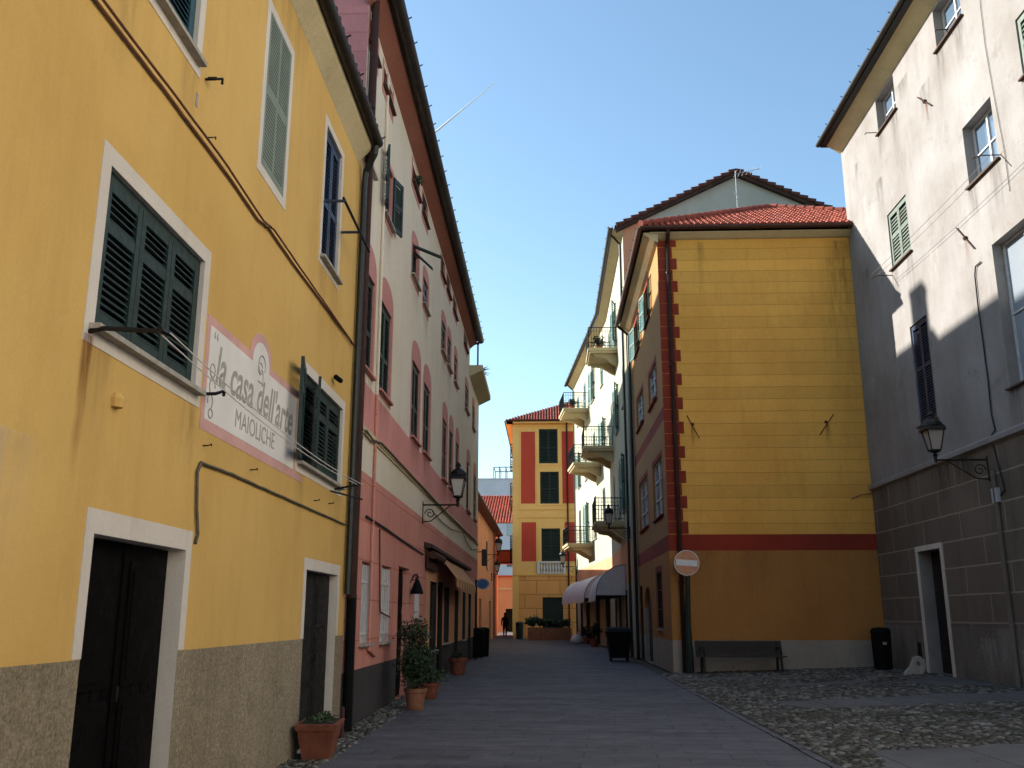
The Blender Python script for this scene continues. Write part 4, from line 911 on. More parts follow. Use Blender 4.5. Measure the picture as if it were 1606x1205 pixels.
def balcony(fr,wpx,opx,length,sheet_=None,rail='iron',slab='cream_cornice',h=1.0):
    a=fr.pix(*wpx); u0,v=a[0],a[1]
    d=ray(*opx); P0=fr.p(u0,0,0); t=(P0-O).dot(fr.u)/d.dot(fr.u); n=fr.rel(O+d*t)[2]
    n=max(.7,min(n,1.6)); u1=u0+length
    m=MB().mat(slab); m.box(fr,u0,u1,v-.14,v,0,n); m.box(fr,u0+.05,u1-.05,v-.24,v-.14,0,n-.08); sl_=m.build('balcony',None,r2)
    for uu in (u0+.3,u1-.55):
        m=MB().mat(slab)
        pts=[(v-.24,0),(v-.24,n*.85),(v-.36,n*.75),(v-.42,n*.45),(v-.7,n*.15),(v-.8,0)]
        m.prism([fr.p(uu,q,w) for q,w in pts],[fr.p(uu+.25,q,w) for q,w in pts])
        m.build('corbel',None,sl_)
    m=MB().mat(rail); e=.04
    def run(p,q):
        L_=(q-p).length; k=int(L_/.13)
        for j in range(k+1): x=p+(q-p)*(j/k); m.tube([x+Vector((0,0,.02)),x+Vector((0,0,h))],.014,4)
        for z,rr_ in ((h,.022),(.1,.014),(h*.82,.01)): m.tube([p+Vector((0,0,z)),q+Vector((0,0,z))],rr_,5)
        for j in range(0,k,2):
            x=p+(q-p)*((j+.5)/k); dd=(q-p)/L_
            m.tube([x+Vector((0,0,.4))+dd*(.07*cos(t))+Vector((0,0,.1*sin(t))) for t in [2*pi*q_/8 for q_ in range(9)]],.009,3)
    c1=fr.p(u0+e,v,0.02);c2=fr.p(u0+e,v,n-e);c3=fr.p(u1-e,v,n-e);c4=fr.p(u1-e,v,0.02)
    run(c1,c2);run(c2,c3);run(c3,c4); m.build('railing',None,sl_)
    if sheet_:
        m=MB().mat(sheet_); m.box(fr,u0+.1,u1-.1,v+.08,v+h-.05,n-.07,n-.055); m.build('privacy_sheet',None,sl_)
    return (u0,u1,v,n)
bal=[balcony(A2,(968,545),(922,550),2.6),balcony(A2,(962,699),(915,715),3.0,'cloth_brown'),balcony(A2,(980,817),(933,822),3.0),
     balcony(B2,(923,640),(883,655),3.0),balcony(B2,(943,725),(896,742),3.0,'grey_sheet'),balcony(B2,(930,852),(890,857),3.0,'dark_green')]
print('bal',bal)
# roof items
an=thing('antenna','thin television antenna on the gable roof above the red tiled hip roof','antenna')
A_=onp(1156,318,1,33.5); m=MB().mat('grey_sheet'); 
T=onp(1153,268,1,33.5); m.tube([(A_.x,33.5,15.4),(T.x,33.5,T.z)],.02,5); m.build('mast',None,an)
m=MB().mat('grey_sheet'); p=onp(1153,273,1,33.5);q=onp(1192,265,1,33.5); m.tube([p,q],.012,4)
for k in range(7): c=p+(q-p)*(k/6); m.tube([c-Vector((0,.3,0)),c+Vector((0,.3,0))],.007,4)
m.build('yagi_boom',None,an)
m=MB().mat('grey_sheet'); p=onp(1142,314,1,33.5);q=onp(1172,311,1,33.5); m.tube([p,q],.012,4); p2=onp(1150,300,1,33.5);q2=onp(1160,312,1,33.5); m.tube([p2,q2],.012,4); m.build('yagi_boom',None,an)
vp=thing('roof_vent','small metal roof vent with a mushroom cap behind the red hip roof','roof vent')
p=onp(1265,326,1,34.5); MB().mat('grey_sheet').lathe((p.x,34.5,p.z-.8),[(.12,0),(.12,.7),(.1,.74)],10).build('vent_pipe',None,vp); MB().mat('gutter').lathe((p.x,34.5,p.z-.08),[(.28,0),(.24,.08),(.1,.17),(.02,.2)],12).build('vent_cap',None,vp)

# awnings
def dutch(name,fr,u0,u1,zb,zt,pr,mat,label):
    t=thing(name,label,'awning',fr.p((u0+u1)/2,zb,0),'white rounded awnings'); m=MB().mat(mat); n=10; k=max(3,int((u1-u0)/1.6))
    prof=[(pr*sin(pi/2*j/n),zb+(zt-zb)*cos(pi/2*j/n)) for j in range(n+1)]
    for s_ in range(k):
        a=u0+(u1-u0)*s_/k;b=u0+(u1-u0)*(s_+1)/k
        for j in range(n):
            c=(a+b)/2; A,B=prof[j],prof[j+1]; sc=.965
            m.face([fr.p(a,A[1],A[0]+.01),fr.p(c,A[1],A[0]*sc+.01),fr.p(c,B[1],B[0]*sc+.01),fr.p(a,B[1],B[0]+.01)])
            m.face([fr.p(c,A[1],A[0]*sc+.01),fr.p(b,A[1],A[0]+.01),fr.p(b,B[1],B[0]+.01),fr.p(c,B[1],B[0]*sc+.01)])
    for u in (u0,u1): m.face([fr.p(u,zb,.01)]+[fr.p(u,z,w+.01) for w,z in prof])
    m.build('canopy',None,t,recalc=False)
    m=MB().mat(mat); q=int((u1-u0)/.25)
    for j in range(q):
        a=u0+(u1-u0)*j/q;b=u0+(u1-u0)*(j+1)/q; m.face([fr.p(a,zb,pr+.012),fr.p(b,zb,pr+.012),fr.p(b,zb-.16,pr+.012),fr.p((a+b)/2,zb-.24,pr+.012),fr.p(a,zb-.16,pr+.012)])
    m.build('valance',None,t,recalc=False)
    m=MB().mat('iron')
    for s_ in range(k+1):
        u=u0+(u1-u0)*s_/k; m.tube([fr.p(u,z,w-.01) for w,z in prof],.014,5); m.tube([fr.p(u,zb,0),fr.p(u,zb,pr)],.014,5)
    m.build('frame',None,t); return t
dutch('shop_awning',A2,41.6,48.6,2.45,3.75,1.3,'cloth_white','nearer rounded off white shop awning under the dark balcony')
dutch('shop_awning',B2,1.2,13.0,2.5,3.8,1.35,'cloth_white','farther long rounded white shop awning with scalloped valance')
aw=thing('shop_awning','sloping orange striped awning with brown hood on the pink house','awning',L.p(29,3,0))
Aa=L.pix(690,875); m=MB().mat('cloth_cream')
q=16; a0,a1=25.0,31.8; zt,zb,pr=3.1,2.56,.55
for j in range(q):
    m.mat('cloth_cream' if j%2 else 'cloth_orange'); u=a0+(a1-a0)*j/q;v=a0+(a1-a0)*(j+1)/q
    m.face([L.p(u,zt,.12),L.p(v,zt,.12),L.p(v,zb,pr),L.p(u,zb,pr)]); 
m.build('canopy',None,aw,recalc=False)
m=MB()
for j in range(q*2):
    m.mat('cloth_cream' if j%4>1 else 'cloth_orange'); u=a0+(a1-a0)*j/q/2;v=a0+(a1-a0)*(j+1)/q/2; m.face([L.p(u,zb,pr),L.p(v,zb,pr),L.p(v,zb-.2,pr),L.p((u+v)/2,zb-.26,pr),L.p(u,zb-.2,pr)])
m.build('valance',None,aw,recalc=False)
m=MB().mat('roof_tile_dark'); m.prism([L.p(22.6,3.32,0),L.p(22.6,3.26,.2),L.p(22.6,3.18,.2),L.p(22.6,3.18,0)],[L.p(34.5,3.32,0),L.p(34.5,3.26,.2),L.p(34.5,3.18,.2),L.p(34.5,3.18,0)]); m.build('hood',None,aw)
m=MB().mat('cloth_brown'); m.box(L,22.8,24.9,2.7,3.1,.05,.1); m.tube([L.p(22.8,3.02,.2),L.p(24.9,3.02,.2)],.1,8); m.build('rolled_blind',None,aw)

# ================================================================== F: yellow and red house at the end of the street
f1=thing('yellow_red_house','tall yellow house with red panels and dark green shutters at the end of the street','house')
fw_=[(-.61,.84,13.0,15.7),(-.54,.9,9.9,12.36),(-.47,.95,5.58,8.03)]; fd=(-.42,1.11,0,2.94)
wall(f1,FF,-2.62,4.6,0,16.1,[r+(.12,'far_yellow') for r in fw_]+[fd+(.3,'far_yellow')],lambda u,v:'far_blocks' if v<4.55 else 'far_yellow',vc=(4.55,))
Fs=Fr((-2.62,0,0),(0,1,0),(-1,0,0))
sw=[(76,77.3,12.9,15.2),(82,83.3,12.9,15.2),(76,77.3,9.7,12),(82,83.3,9.7,12),(76,77.3,5.6,7.8)]
wall(f1,Fs,71.9,92,0,16.1,[r+(.12,'far_orange') for r in sw],lambda u,v:'far_orange')
for r in sw: window(f1,Fs,r,'glass',angles=(150,165),mat='dark_green',pitch=.15,bars=(1,1))
plain(f1,Fr((0,92,0),(1,0,0),(0,1,0)),[(-2.62,0),(4.6,0),(4.6,16.1),(-2.62,16.1)],'far_yellow'); plain(f1,Fr((4.6,0,0),(0,1,0),(1,0,0)),[(71.9,0),(92,0),(92,16.1),(71.9,16.1)],'far_yellow')
for r in fw_:
    window(f1,FF,r,'shut',2,'dark_green',.11,rails=(.45,),sill=False); border(f1,FF,r,.26,'far_yellow',n=.05,top=.3,bottom=.12)
m=MB().mat('far_yellow')
for v in (4.52,8.85,9.45,15.9): m.box(FF,-2.66,4.6,v,v+.12,.001,.08)
for v in (8.97,): 
    for a,b in ((-1.9,-1.0),(-.4,.9),(1.2,2.2)): m.box(FF,a,b,v+.08,v+.4,.001,.03)
m.box(FF,-2.66,-2.2,4.64,15.9,.001,.06); m.box(FF,-2.66,-2.2,.3,4.5,.001,.04)
m.build('mouldings',None,f1)
m=MB().mat('far_red')
for a,b,c,d in ((-2.0,-.92,9.92,15.5),(-1.97,-.87,5.58,8.5),(1.16,2.4,9.92,15.5),(1.3,2.4,5.58,8.5)): m.box(FF,a,b,c,d,.001,.02)
m.build('red_panel',None,f1)
m=MB().mat('far_white'); m.box(FF,-.8,1.33,4.66,4.74,.09,.16); m.box(FF,-.8,1.33,5.46,5.56,.09,.16); m.box(FF,-.8,-.6,4.74,5.46,.09,.15); m.box(FF,1.13,1.33,4.74,5.46,.09,.15); m.mat('cream_cornice').box(FF,-.6,1.13,4.74,5.46,.001,.04); m.mat('far_white')
for k in range(8):
    p=FF.p(-.49+.217*k,4.74,.11); m.lathe(p,[(.05,0),(.03,.1),(.075,.3),(.03,.6),(.05,.72)],8)
m.build('balustrade',None,f1)
door(f1,FF,fd,.3,'dark_green',2,2)
m=MB().mat('far_yellow'); m.box(FF,-3.1,4.6,16.1,16.22,0,.5); m.box(Fr((-2.62,0,0),(0,1,0),(-1,0,0)),71.4,92,16.1,16.215,0,.55); m.build('soffit',None,f1)
half_gutter(f1,(-3.2,71.35,16.3),(4.8,71.35,16.3),.1,'copper_gutter',(0,-1,0),hooks=0); half_gutter(f1,(-3.2,71.3,16.3),(-3.2,92,16.3),.1,'gutter',(-1,0,0),hooks=0)
fvv=Vector((0,6.,2.1+.9)); 
def vff(u): 
    return (0,fvv.length*min(1,u/6.))
tiles(f1,(-3.2,71.35,16.3),(1,0,0),fvv,38,fvv.length,pitch=.215,row=.35,mat='roof_tile',vfn=vff)
m=MB().mat('roof_tile_old'); m.face([(-3.2,71.35,16.3),(2.8,77.35,19.3),(2.8,92,19.3),(-3.2,92,16.3)]); m.face([(2.8,77.35,19.3),(5,77.35,19.3),(5,92,19.3),(2.8,92,19.3)]); m.build('roof',None,f1)
MB().mat('brown_pipe').tube([(1.55,71.35,16.2),(1.55,71.8,15.9),(1.55,71.8,0)],.06,7).build('drainpipe',None,f1)
p=onp(866,648,1,76); MB().mat('far_white').box(Fr((p.x,76,0),(1,0,0),(0,-1,0)),-.25,.25,p.z-1.2,p.z+.15,-.25,.25).build('chimney',None,f1)

# ================================================================== alley beyond: orange house, bridge, closing wall, white block
h3=thing('orange_house','low orange house with red tile roof on the left of the far alley','house')
L3=Fr((-4.05,0,0),(0,1,0),(1,0,0))
od=[rl(L3,757,945,763,990),rl(L3,770,948,775,992)]; od=[(max(50,r[0]),r[1],0,r[3]) for r in od]; print('od',od)
od=[(56.5,58.5,0,2.6),(66,68.5,0,2.6)]
ow=[(62.5,64.2,4.6,6.4)]
wall(h3,L3,40.05,74,0,7.6,[r+(.25,'far_orange') for r in od+ow],lambda u,v:'far_orange' if v>1 or u>70 else 'peach',vc=(1.0,))
for r in od: door(h3,L3,r,.25,'black_wood',1,3)
for r in ow: window(h3,L3,r,'shut',2,'dark_green',.12)
plain(h3,Fr((0,40.05,0),(1,0,0),(0,-1,0)),[(-4.05,0),(-14,0),(-14,7.6),(-4.05,7.6)],'far_orange'); plain(h3,Fr((0,74,0),(1,0,0),(0,1,0)),[(-4.05,0),(-14,0),(-14,7.6),(-4.05,7.6)],'far_orange')
m=MB().mat('roof_tile_old'); m.box(L3,40,74.2,7.6,7.72,-10,.45); m.build('roof',None,h3)
half_gutter(h3,(-3.55,40,7.72),(-3.55,74.2,7.72),.08,'gutter',(1,0,0),hooks=0)
MB().mat('soffit_red').tube([(-3.95,70.5,7.6),(-3.95,70.5,0)],.07,7).build('drainpipe',None,h3)
h3b=thing('tiled_house','house with a broad faded red tile roof behind the orange house','house')
e0=onp(752,806,1,74); e1=onp(783,823,1,76)
tiles(h3b,(-11.5,75,8.7),(1,0,0),(0,9,2.0+1.3),40,9.6,pitch=.23,row=.4,mat='roof_tile',name='roof')
m=MB().mat('far_orange'); m.box(W0,-11.5,-4.4,0,8.7,-84,-75.2); m.build('wall',None,h3b)
br_=thing('alley_bridge','orange arched passage bridging the narrow far alley','bridge')
m=MB().mat('far_orange'); fb=Fr((0,82,0),(1,0,0),(0,-1,0)); 
pa=fb.pix(757,863); pb=fb.pix(800,884); m.box(fb,-4.6,-2.62,pb[1],pa[1],-.0,-1.6); m.build('deck',None,br_)
m=MB().mat('soffit_red'); m.box(fb,-4.6,-2.62,pb[1]-.02,pb[1]+.15,.001,.06); m.box(fb,-4.6,-2.62,pa[1]-.12,pa[1]+.03,.001,.06); m.build('coping',None,br_)
m=MB().mat('far_orange'); m.box(fb,-4.9,-4.6,0,pa[1],0,-1.6); m.build('pier',None,br_)
cw=thing('salmon_house','salmon house with an arched doorway closing the far alley','house')
fc=Fr((0,100,0),(1,0,0),(0,-1,0)); t_=fc.pix(780,905)
wall(cw,fc,-8,0,0,t_[1],[(-4.4,-3.4,0,2.3,.4,'far_red')],lambda u,v:'far_orange'); m=MB().mat('cream_cornice').box(fc,-8,0,t_[1]-1.3,t_[1]-1.15,.001,.08); m.build('string_course',None,cw)
m=MB().mat('far_red'); m.box(fc,-8,0,t_[1],t_[1]+.15,.2,-6); m.build('roof',None,cw)
wh_=thing('white_apartment_block','plain white flat roofed block rising behind the tiled roofs','apartment block')
fg=Fr((0,125,0),(1,0,0),(0,-1,0)); a=fg.pix(745,752); wt=a[1]
wall(wh_,fg,-16,-1,0,wt,[(-5.4,-4.0,wt-7.4,wt-5.6,.2,'far_white'),(-5.4,-4.0,wt-11.5,wt-9.5,.2,'far_white')],lambda u,v:'far_white')
for r in ((-5.4,-4.0,wt-7.4,wt-5.6),(-5.4,-4.0,wt-11.5,wt-9.5)): window(wh_,fg,r,'glass',bars=(1,1),pane='pane_blue',dep=.2)
m=MB().mat('far_white'); m.box(fg,-16,-1,wt,wt+.12,.1,-12); m.box(fg,-15.9,-1.1,wt-8,wt,-.3,-11.8); m.build('roof',None,wh_)
pg=thing('roof_pergola','bare metal pergola frame on the white flat roof','pergola',)
m=MB().mat('rail_paint')
xs=[fg.pix(774,752)[0],fg.pix(783,752)[0],fg.pix(793,752)[0],-3]
for n_ in (0,-4):
    for x in xs: m.tube([fg.p(x,wt+.12,n_-.5),fg.p(x,wt+1.7,n_-.5)],.06,5)
    m.tube([fg.p(xs[0],wt+1.7,n_-.5),fg.p(-3,wt+1.7,n_-.5)],.06,5)
for x in xs: m.tube([fg.p(x,wt+1.7,-.5),fg.p(x,wt+1.7,-4.5)],.06,5)
m.build('frame',None,pg)

# ================================================================== buildings outside the picture that shade, enclose and bounce light into the place
hb=thing('beige_tower_house','tall beige house standing behind the pink house','house')
tp=Fr((-12,0,0),(0,1,0),(1,0,0))
ZB=19.72
m=MB().mat('house_beige'); m.box(tp,25.5,57.5,0,ZB,0,-8); m.build('wall',None,hb)
m=MB().mat('roof_tile_old'); m.box(tp,25.2,57.8,ZB,ZB+.25,.35,-8.3); m.build('roof',None,hb)
m=MB().mat('house_beige'); m.box(tp,33.2,35.9,ZB+.25,20.55,-.1,-1.5); m.build('parapet',None,hb)
for (u,h) in ((33.92,1.75),(39.5,1.1)):
    m=MB().mat('house_beige'); m.box(tp,u-.4,u+.4,ZB+.25,ZB+.25+h,.0,-.5); m.mat('roof_tile_old').box(tp,u-.45,u+.45,ZB+.25+h,ZB+.37+h,.02,-.52); m.build('chimney',None,hb)
hc=thing('square_end_house','plain house closing the square behind the viewer, made white to bounce light','house')  # unseen house, its white chosen to bounce sunlight back
m=MB().mat('bounce_white'); m.box(W0,-13,30,0,12,24,34); m.build('wall',None,hc); m=MB().mat('roof_tile_old'); m.box(W0,-13.3,30.3,12,12.3,23.6,34.4); m.build('roof',None,hc)
hd=thing('bounce_house','unseen white house added beside the pale stone house to bounce light','house')  # unseen house added to bounce sunlight onto the yellow facade
ww_=[(u,u+1.2,v,v+1.9) for u in (-9,-4,1,6,11.5) for v in (4.6,8.4)]
wall(hd,G,-14,14.58,0,13.5,[r+(.14,'bounce_white') for r in ww_],lambda u,v:'bounce_white')
for r in ww_: window(hd,G,r,'shut',2,'sage_paint',.12)
plain(hd,Fr((0,-14,0),(1,0,0),(0,-1,0)),[(9.55,0),(20,0),(20,13.5),(9.55,13.5)],'bounce_white')
MB().mat('roof_tile_old').box(G,-14.2,14.58,13.5,13.7,-12,.5).build('roof',None,hd)

for r in (W1,W2,W4,W5): add_stain_shade(h1,L,r[0]-.15,r[0]+.35,r[2]-1.2,r[2]-.13,'stain_shade_soft'); add_stain_shade(h1,L,r[1]-.3,r[1]+.12,r[2]-.9,r[2]-.13,'stain_shade_soft')
add_stain_shade(h1,L,5.62,5.78,2.3,3.36,'stain_rust'); add_stain_shade(h1,L,8.2,10.4,7.4,8.6,'stain_shade_soft'); add_stain_shade(h1,L,3,5.4,1.34,2.6,'stain_pale'); add_stain_shade(h1,L,CY1-.5,CY1,4,8.6,'stain_shade_soft')
for i,r in enumerate(PL['sh1'][:6]+PL['sh2'][:6]): add_stain_shade(h2,L,r[0]-.1,r[1]+.15,r[2]-.95,r[2]-.1)
for r in list(GW.values())+list(GS.values()): add_stain_shade(g1,G,r[0]-.1,r[0]+.5,r[2]-1.6,r[2]-.05); add_stain_shade(g1,G,r[1]-.4,r[1]+.15,r[2]-1.3,r[2]-.05)
rz=random.Random(2)
for k in range(12): u=rz.uniform(17.5,27); v=rz.uniform(7,15.5); add_stain_shade(g1,G,u,u+rz.uniform(.3,1.2),v-rz.uniform(.6,1.8),v,'stain_pale' if k%2 else 'stain_dark')
for p in ((1516,374),(1452,160)): c=G.pix(*p); add_stain_shade(g1,G,c[0]-.1,c[0]+.12,c[1]-.7,c[1],'stain_rust')
for k in range(9): u=rz.uniform(18,27.5); add_stain_shade(g1,G,u,u+rz.uniform(.4,1.4),rz.uniform(3.4,4.2),5.14)
for k in range(6): u=rz.choice((rz.uniform(19.6,22.0),rz.uniform(25.3,27))); add_stain_shade(g1,G,u,u+rz.uniform(.5,1.5),.2,rz.uniform(.9,1.5),'stain_pale')
for k in range(3): u=rz.uniform(4.2,9.3); add_stain_shade(r1,R1F,u,u+rz.uniform(.2,.9),rz.uniform(9.5,11.5),13.08,'stain_shade_soft')
for k in range(2): u=rz.uniform(4.2,9.0); add_stain_shade(r1,R1F,u,u+rz.uniform(.4,1.2),rz.uniform(1.6,2.6),3.44,'stain_shade_soft')
add_stain_shade(r1,R1F,8.5,9.55,4,12.5,'stain_shade_soft')  # shade painted as a soft dark gradient at the wall's right end
for p in ((1086,668),(1297,666)): c=R1F.pix(*p); add_stain_shade(r1,R1F,c[0]-.06,c[0]+.08,c[1]-.8,c[1],'stain_rust')

# ================================================================== street furniture and small things
def scroll(m,P,du,dv,r0,turns,rad=.012,ccw=1,n=22):
    m.tube([P+du*(r0*(1-k/n*.8)*cos(2*pi*turns*k/n))+dv*(ccw*r0*(1-k/n*.8)*sin(2*pi*turns*k/n)) for k in range(n+1)],rad,5)
def lantern(label,base,s=1.0,hang=False,group='wall lanterns along the street',wall_pt=None,glassmat='lamp_glass',drop=.12):
    """four sided lantern standing on base; bracket to wall_pt"""
    t=thing('street_lamp',label,'street lamp',base,group); b=Vector(base); q=pi/4
    m=MB().mat('iron'); m.lathe(b,[(.03*s,-drop*s),(.035*s,0),(.05*s,.03*s),(.02*s,.06*s),(.12*s,.1*s),(.12*s,.13*s)],8)
    for k in range(4):
        a=q+k*pi/2; c=Vector((cos(a),sin(a),0)); m.tube([b+c*.125*s+Vector((0,0,.12*s)),b+c*.225*s+Vector((0,0,.52*s))],.013*s,4)
    m.build('frame',None,t)
    MB().mat(glassmat).lathe(b,[(.105*s,.13*s),(.205*s,.51*s)],4,q).build('glass',None,t)
    m=MB().mat('iron'); m.lathe(b,[(.27*s,.5*s),(.27*s,.53*s),(.235*s,.6*s)],4,q); m.lathe(b,[(.2*s,.6*s),(.18*s,.66*s),(.12*s,.72*s),(.05*s,.76*s),(.045*s,.8*s),(.07*s,.82*s),(.05*s,.86*s),(.01*s,.9*s)],12); m.build('cap',None,t)
    if wall_pt:
        w_=Vector(wall_pt); m=MB().mat('iron'); arm=b+Vector((0,0,-drop*s*.6)); d=(w_-arm); d.z=0; L_=d.length; d/=L_; w_=arm+d*L_; z=Vector((0,0,1))
        m.tube([arm,w_],.018*s,6); m.tube([w_+z*.08,w_-z*.42*s],.022*s,6)
        m.tube([w_-z*.38*s-d*.0,w_-z*.36*s-d*L_*.25,w_-z*.2*s-d*L_*.5,w_-z*.02-d*L_*.78],.012*s,5)
        scroll(m,w_-z*.2*s-d*.17*s,d,z,.12*s,1.4); m.build('bracket',None,t)
    return t
a=L.pix(663,786); yy=a[0]; d=ray(718,787); P=O+d*(yy/d.y); lantern('black wall lantern with milky glass on a scrolled bracket of the pink house',P,1.05,wall_pt=L.p(yy,P.z,0),glassmat='lamp_milk')
a=G.pix(1548,716); yy=a[0]; d=ray(1467,716); P=O+d*(yy/d.y); lantern('old iron wall lantern with clear glass on the grey stone wall at right',P,1.12,wall_pt=G.p(yy,P.z,0))
d=ray(955,826); P=O+d*(38.2/d.y); lantern('wall lantern under the dark iron balcony beside the ochre house',P,1.0,wall_pt=(3.3,38.2,P.z),glassmat='lamp_milk')
d=ray(883,887); P=O+d*(66/d.y); lantern('small wall lantern in front of the yellow and red house at street end',P,1.25,wall_pt=(2.0,66,P.z))
d=ray(782,868); P=O+d*(58/d.y); lantern('upper wall lantern at the mouth of the far alley',P,1.2,wall_pt=(-4.0,58,P.z))
d=ray(780,899); P=O+d*(68/d.y); lantern('lower wall lantern before the orange alley bridge',P,1.1,wall_pt=(-4.0,68,P.z))
# dark boxed shop sign at the end of the pink house, oval blue sign
sb=thing('hanging_sign','narrow dark box sign fixed to the far corner of the pink house','sign')
Bp=Fr((0,40.3,0),(1,0,0),(0,-1,0)); a=Bp.pix(756,862);b=Bp.pix(764,888); MB().mat('gutter').box(Bp,a[0],b[0],b[1],a[1],0,.12).build('sign_box',None,sb); MB().mat('iron').tube([Bp.p(a[0]-.3,a[1]-.1,-.1),Bp.p(a[0],a[1]-.1,.05)],.02,5).build('bracket',None,sb)
ob=thing('oval_sign','blue oval sign on a dark post beside the striped awning','sign')
Yo=36.5; p=onp(757,916,1,Yo); m=MB().mat('sign_blue'); pts=[(cos(2*pi*k/28)*.24,sin(2*pi*k/28)*.2) for k in range(28)]
m.prism([(p.x+u,Yo,p.z+v) for u,v in pts],[(p.x+u,Yo+.05,p.z+v) for u,v in pts]); m.build('sign_plate',None,ob)
m=MB().mat('sign_white'); m.tube([(p.x+.21*cos(2*pi*k/28),Yo-.004,p.z+.17*sin(2*pi*k/28)) for k in range(29)],.006,4); m.build('sign_rim',None,ob)
m=MB().mat('iron'); m.tube([(p.x-.25,Yo+.05,0),(p.x-.25,Yo+.05,p.z+.15)],.04,6); m.tube([(p.x-.25,Yo+.05,p.z+.12),(p.x,Yo+.03,p.z+.12)],.02,5); m.build('post',None,ob)
# hanging bell shaped shop sign
bs=thing('bell_sign','small black bell shaped sign hanging from a curled bracket above the tall potted shrub','sign')
a=L.pix(643,925); yy=a[0]; d=ray(654,922); P=O+d*(yy/d.y); m=MB().mat('plastic_black'); m.lathe(P,[(.13,-.13),(.14,-.1),(.11,-.02),(.07,.1),(.03,.17)],12); m.build('bell',None,bs)
m=MB().mat('iron'); m.tube([L.p(yy,P.z+.1,0),L.p(yy,P.z+.28,.1),P+Vector((0,0,.3)),P+Vector((0,0,.15))],.014,5); scroll(m,L.p(yy,P.z+.2,.1),L.n,L.v,.08,1.2,.01); m.build('bracket',None,bs)

# no entry sign on green post
ne=thing('no_entry_sign','faded round no entry sign on a dark green post at the ochre house corner','road sign',(4.2,27.6,.0))
p=onp(1077,883,1,27.5)
R=.36; m=MB().mat('sign_faded'); fs=Fr((p.x,27.5,p.z),(cos(radians(4)),0,sin(radians(-4))),(0,-1,0))
def disc(m,r,y0,y1):
    m.prism([(p.x+r*cos(2*pi*k/36),y0,p.z+r*sin(2*pi*k/36)) for k in range(36)],[(p.x+r*cos(2*pi*k/36),y1,p.z+r*sin(2*pi*k/36)) for k in range(36)])
m=MB().mat('sign_white'); disc(m,R,27.49,27.51); pl_=m.build('sign_plate',None,ne)
m=MB().mat('sign_faded'); disc(m,R-.02,27.486,27.489); m.build('sign_face',None,pl_)
m=MB().mat('sign_white'); c_,s_=cos(radians(-4)),sin(radians(-4)); bp_=[(-.3,-.085),(.3,-.085),(.3,.085),(-.3,.085)]
m.prism([(p.x+u*c_-v*s_,27.482,p.z+u*s_+v*c_) for u,v in bp_],[(p.x+u*c_-v*s_,27.485,p.z+u*s_+v*c_) for u,v in bp_]); m.build('sign_bar',None,pl_)
m=MB().mat('dark_green'); bx=onp(1082,1055,1,27.6).x; m.tube([(p.x,27.56,p.z+.36),(p.x+.02,27.56,p.z-.3)],.03,8); m.tube([(p.x+.02,27.58,p.z-.35),(bx,27.6,1.2)],.07,10,.09); m.tube([(bx,27.6,1.2),(bx,27.6,.02)],.1,10,.13)
m.mat('grey_sheet').tube([(p.x,27.56,p.z-.3),(p.x+.02,27.57,p.z-.5)],.05,8); m.build('post',None,ne)

# bench
bn=thing('bench','long dark slatted wooden bench against the ochre wall','bench',(5.27,27.25,gz(5.4)))
X0,X1=4.08,6.46; BF=Fr((0,27.25,gz(5.4)),(1,0,0),(0,-1,0))
m=MB().mat('bench_wood')
for k in range(4): n=.5-.135*k; m.box(BF,X0,X1,.43,.465,n-.115,n)
m.build('seat',None,bn)
m=MB().mat('bench_wood')
for k in range(4):
    v=.47+.09*k; m.slat(BF,X0,X1,v,-.06-.04*k-.03,-.04-.04*k,.085,.03); m.box(BF,X0,X1,v,v+.085,-.075-.03*k,-.045-.03*k)
m.build('backrest',None,bn)
for x in (X0+.12,X1-.18):
    m=MB().mat('iron'); m.box(BF,x,x+.06,.39,.43,-.06,.5); m.prism([BF.p(x,0,.5),BF.p(x,0,.42),BF.p(x,.4,.38),BF.p(x,.4,.46)],[BF.p(x+.06,0,.5),BF.p(x+.06,0,.42),BF.p(x+.06,.4,.38),BF.p(x+.06,.4,.46)])
    m.prism([BF.p(x,0,-.12),BF.p(x,0,-.04),BF.p(x,.4,0),BF.p(x,.84,-.14),BF.p(x,.84,-.18),BF.p(x,.4,-.07)],[BF.p(x+.06,0,-.12),BF.p(x+.06,0,-.04),BF.p(x+.06,.4,0),BF.p(x+.06,.84,-.14),BF.p(x+.06,.84,-.18),BF.p(x+.06,.4,-.07)])
    m.tube([BF.p(x+.03,.66,-.08),BF.p(x+.03,.68,.3),BF.p(x+.03,.6,.46),BF.p(x+.03,.42,.46)],.025,6); m.build('leg',None,bn)

# bins
def bin_(label,x,y,z,r=.25,h=1.05,mat='plastic_black',group=None,lid=True,seg=14):
    t=thing('litter_bin',label,'litter bin',(x,y,z),group); m=MB().mat(mat); m.lathe((x,y,z),[(r*.86,0),(r*.9,.05),(r,h*.8),(r*1.03,h*.82),(r*1.03,h*.86)],seg)
    for k in range(seg): a=2*pi*(k+.5)/seg; c=Vector((cos(a)*r*.96,sin(a)*r*.96,0)); m.tube([Vector((x,y,z+.08))+c*.93,Vector((x,y,z+h*.78))+c*1.02],.012,4)
    m.build('bin_body',None,t)
    m=MB().mat(mat); m.lathe((x,y,z+h*.86),[(r*1.06,0),(r*1.08,.04),(r*.9,h*.11),(r*.3,h*.14)],seg); m.build('bin_lid',None,t); return t
p=onp(1376,1047,2,.16)
tb=bin_('dark litter bin in the corner between the ochre and stone houses',8.95,26.6,gz(8.95),.25,1.12)
MB().mat('stone_light').box(Fr((8.95,26.34,0),(1,0,0),(0,-1,0)),-.05,.05,.85,.92,.0,.012).build('bin_label',None,tb)
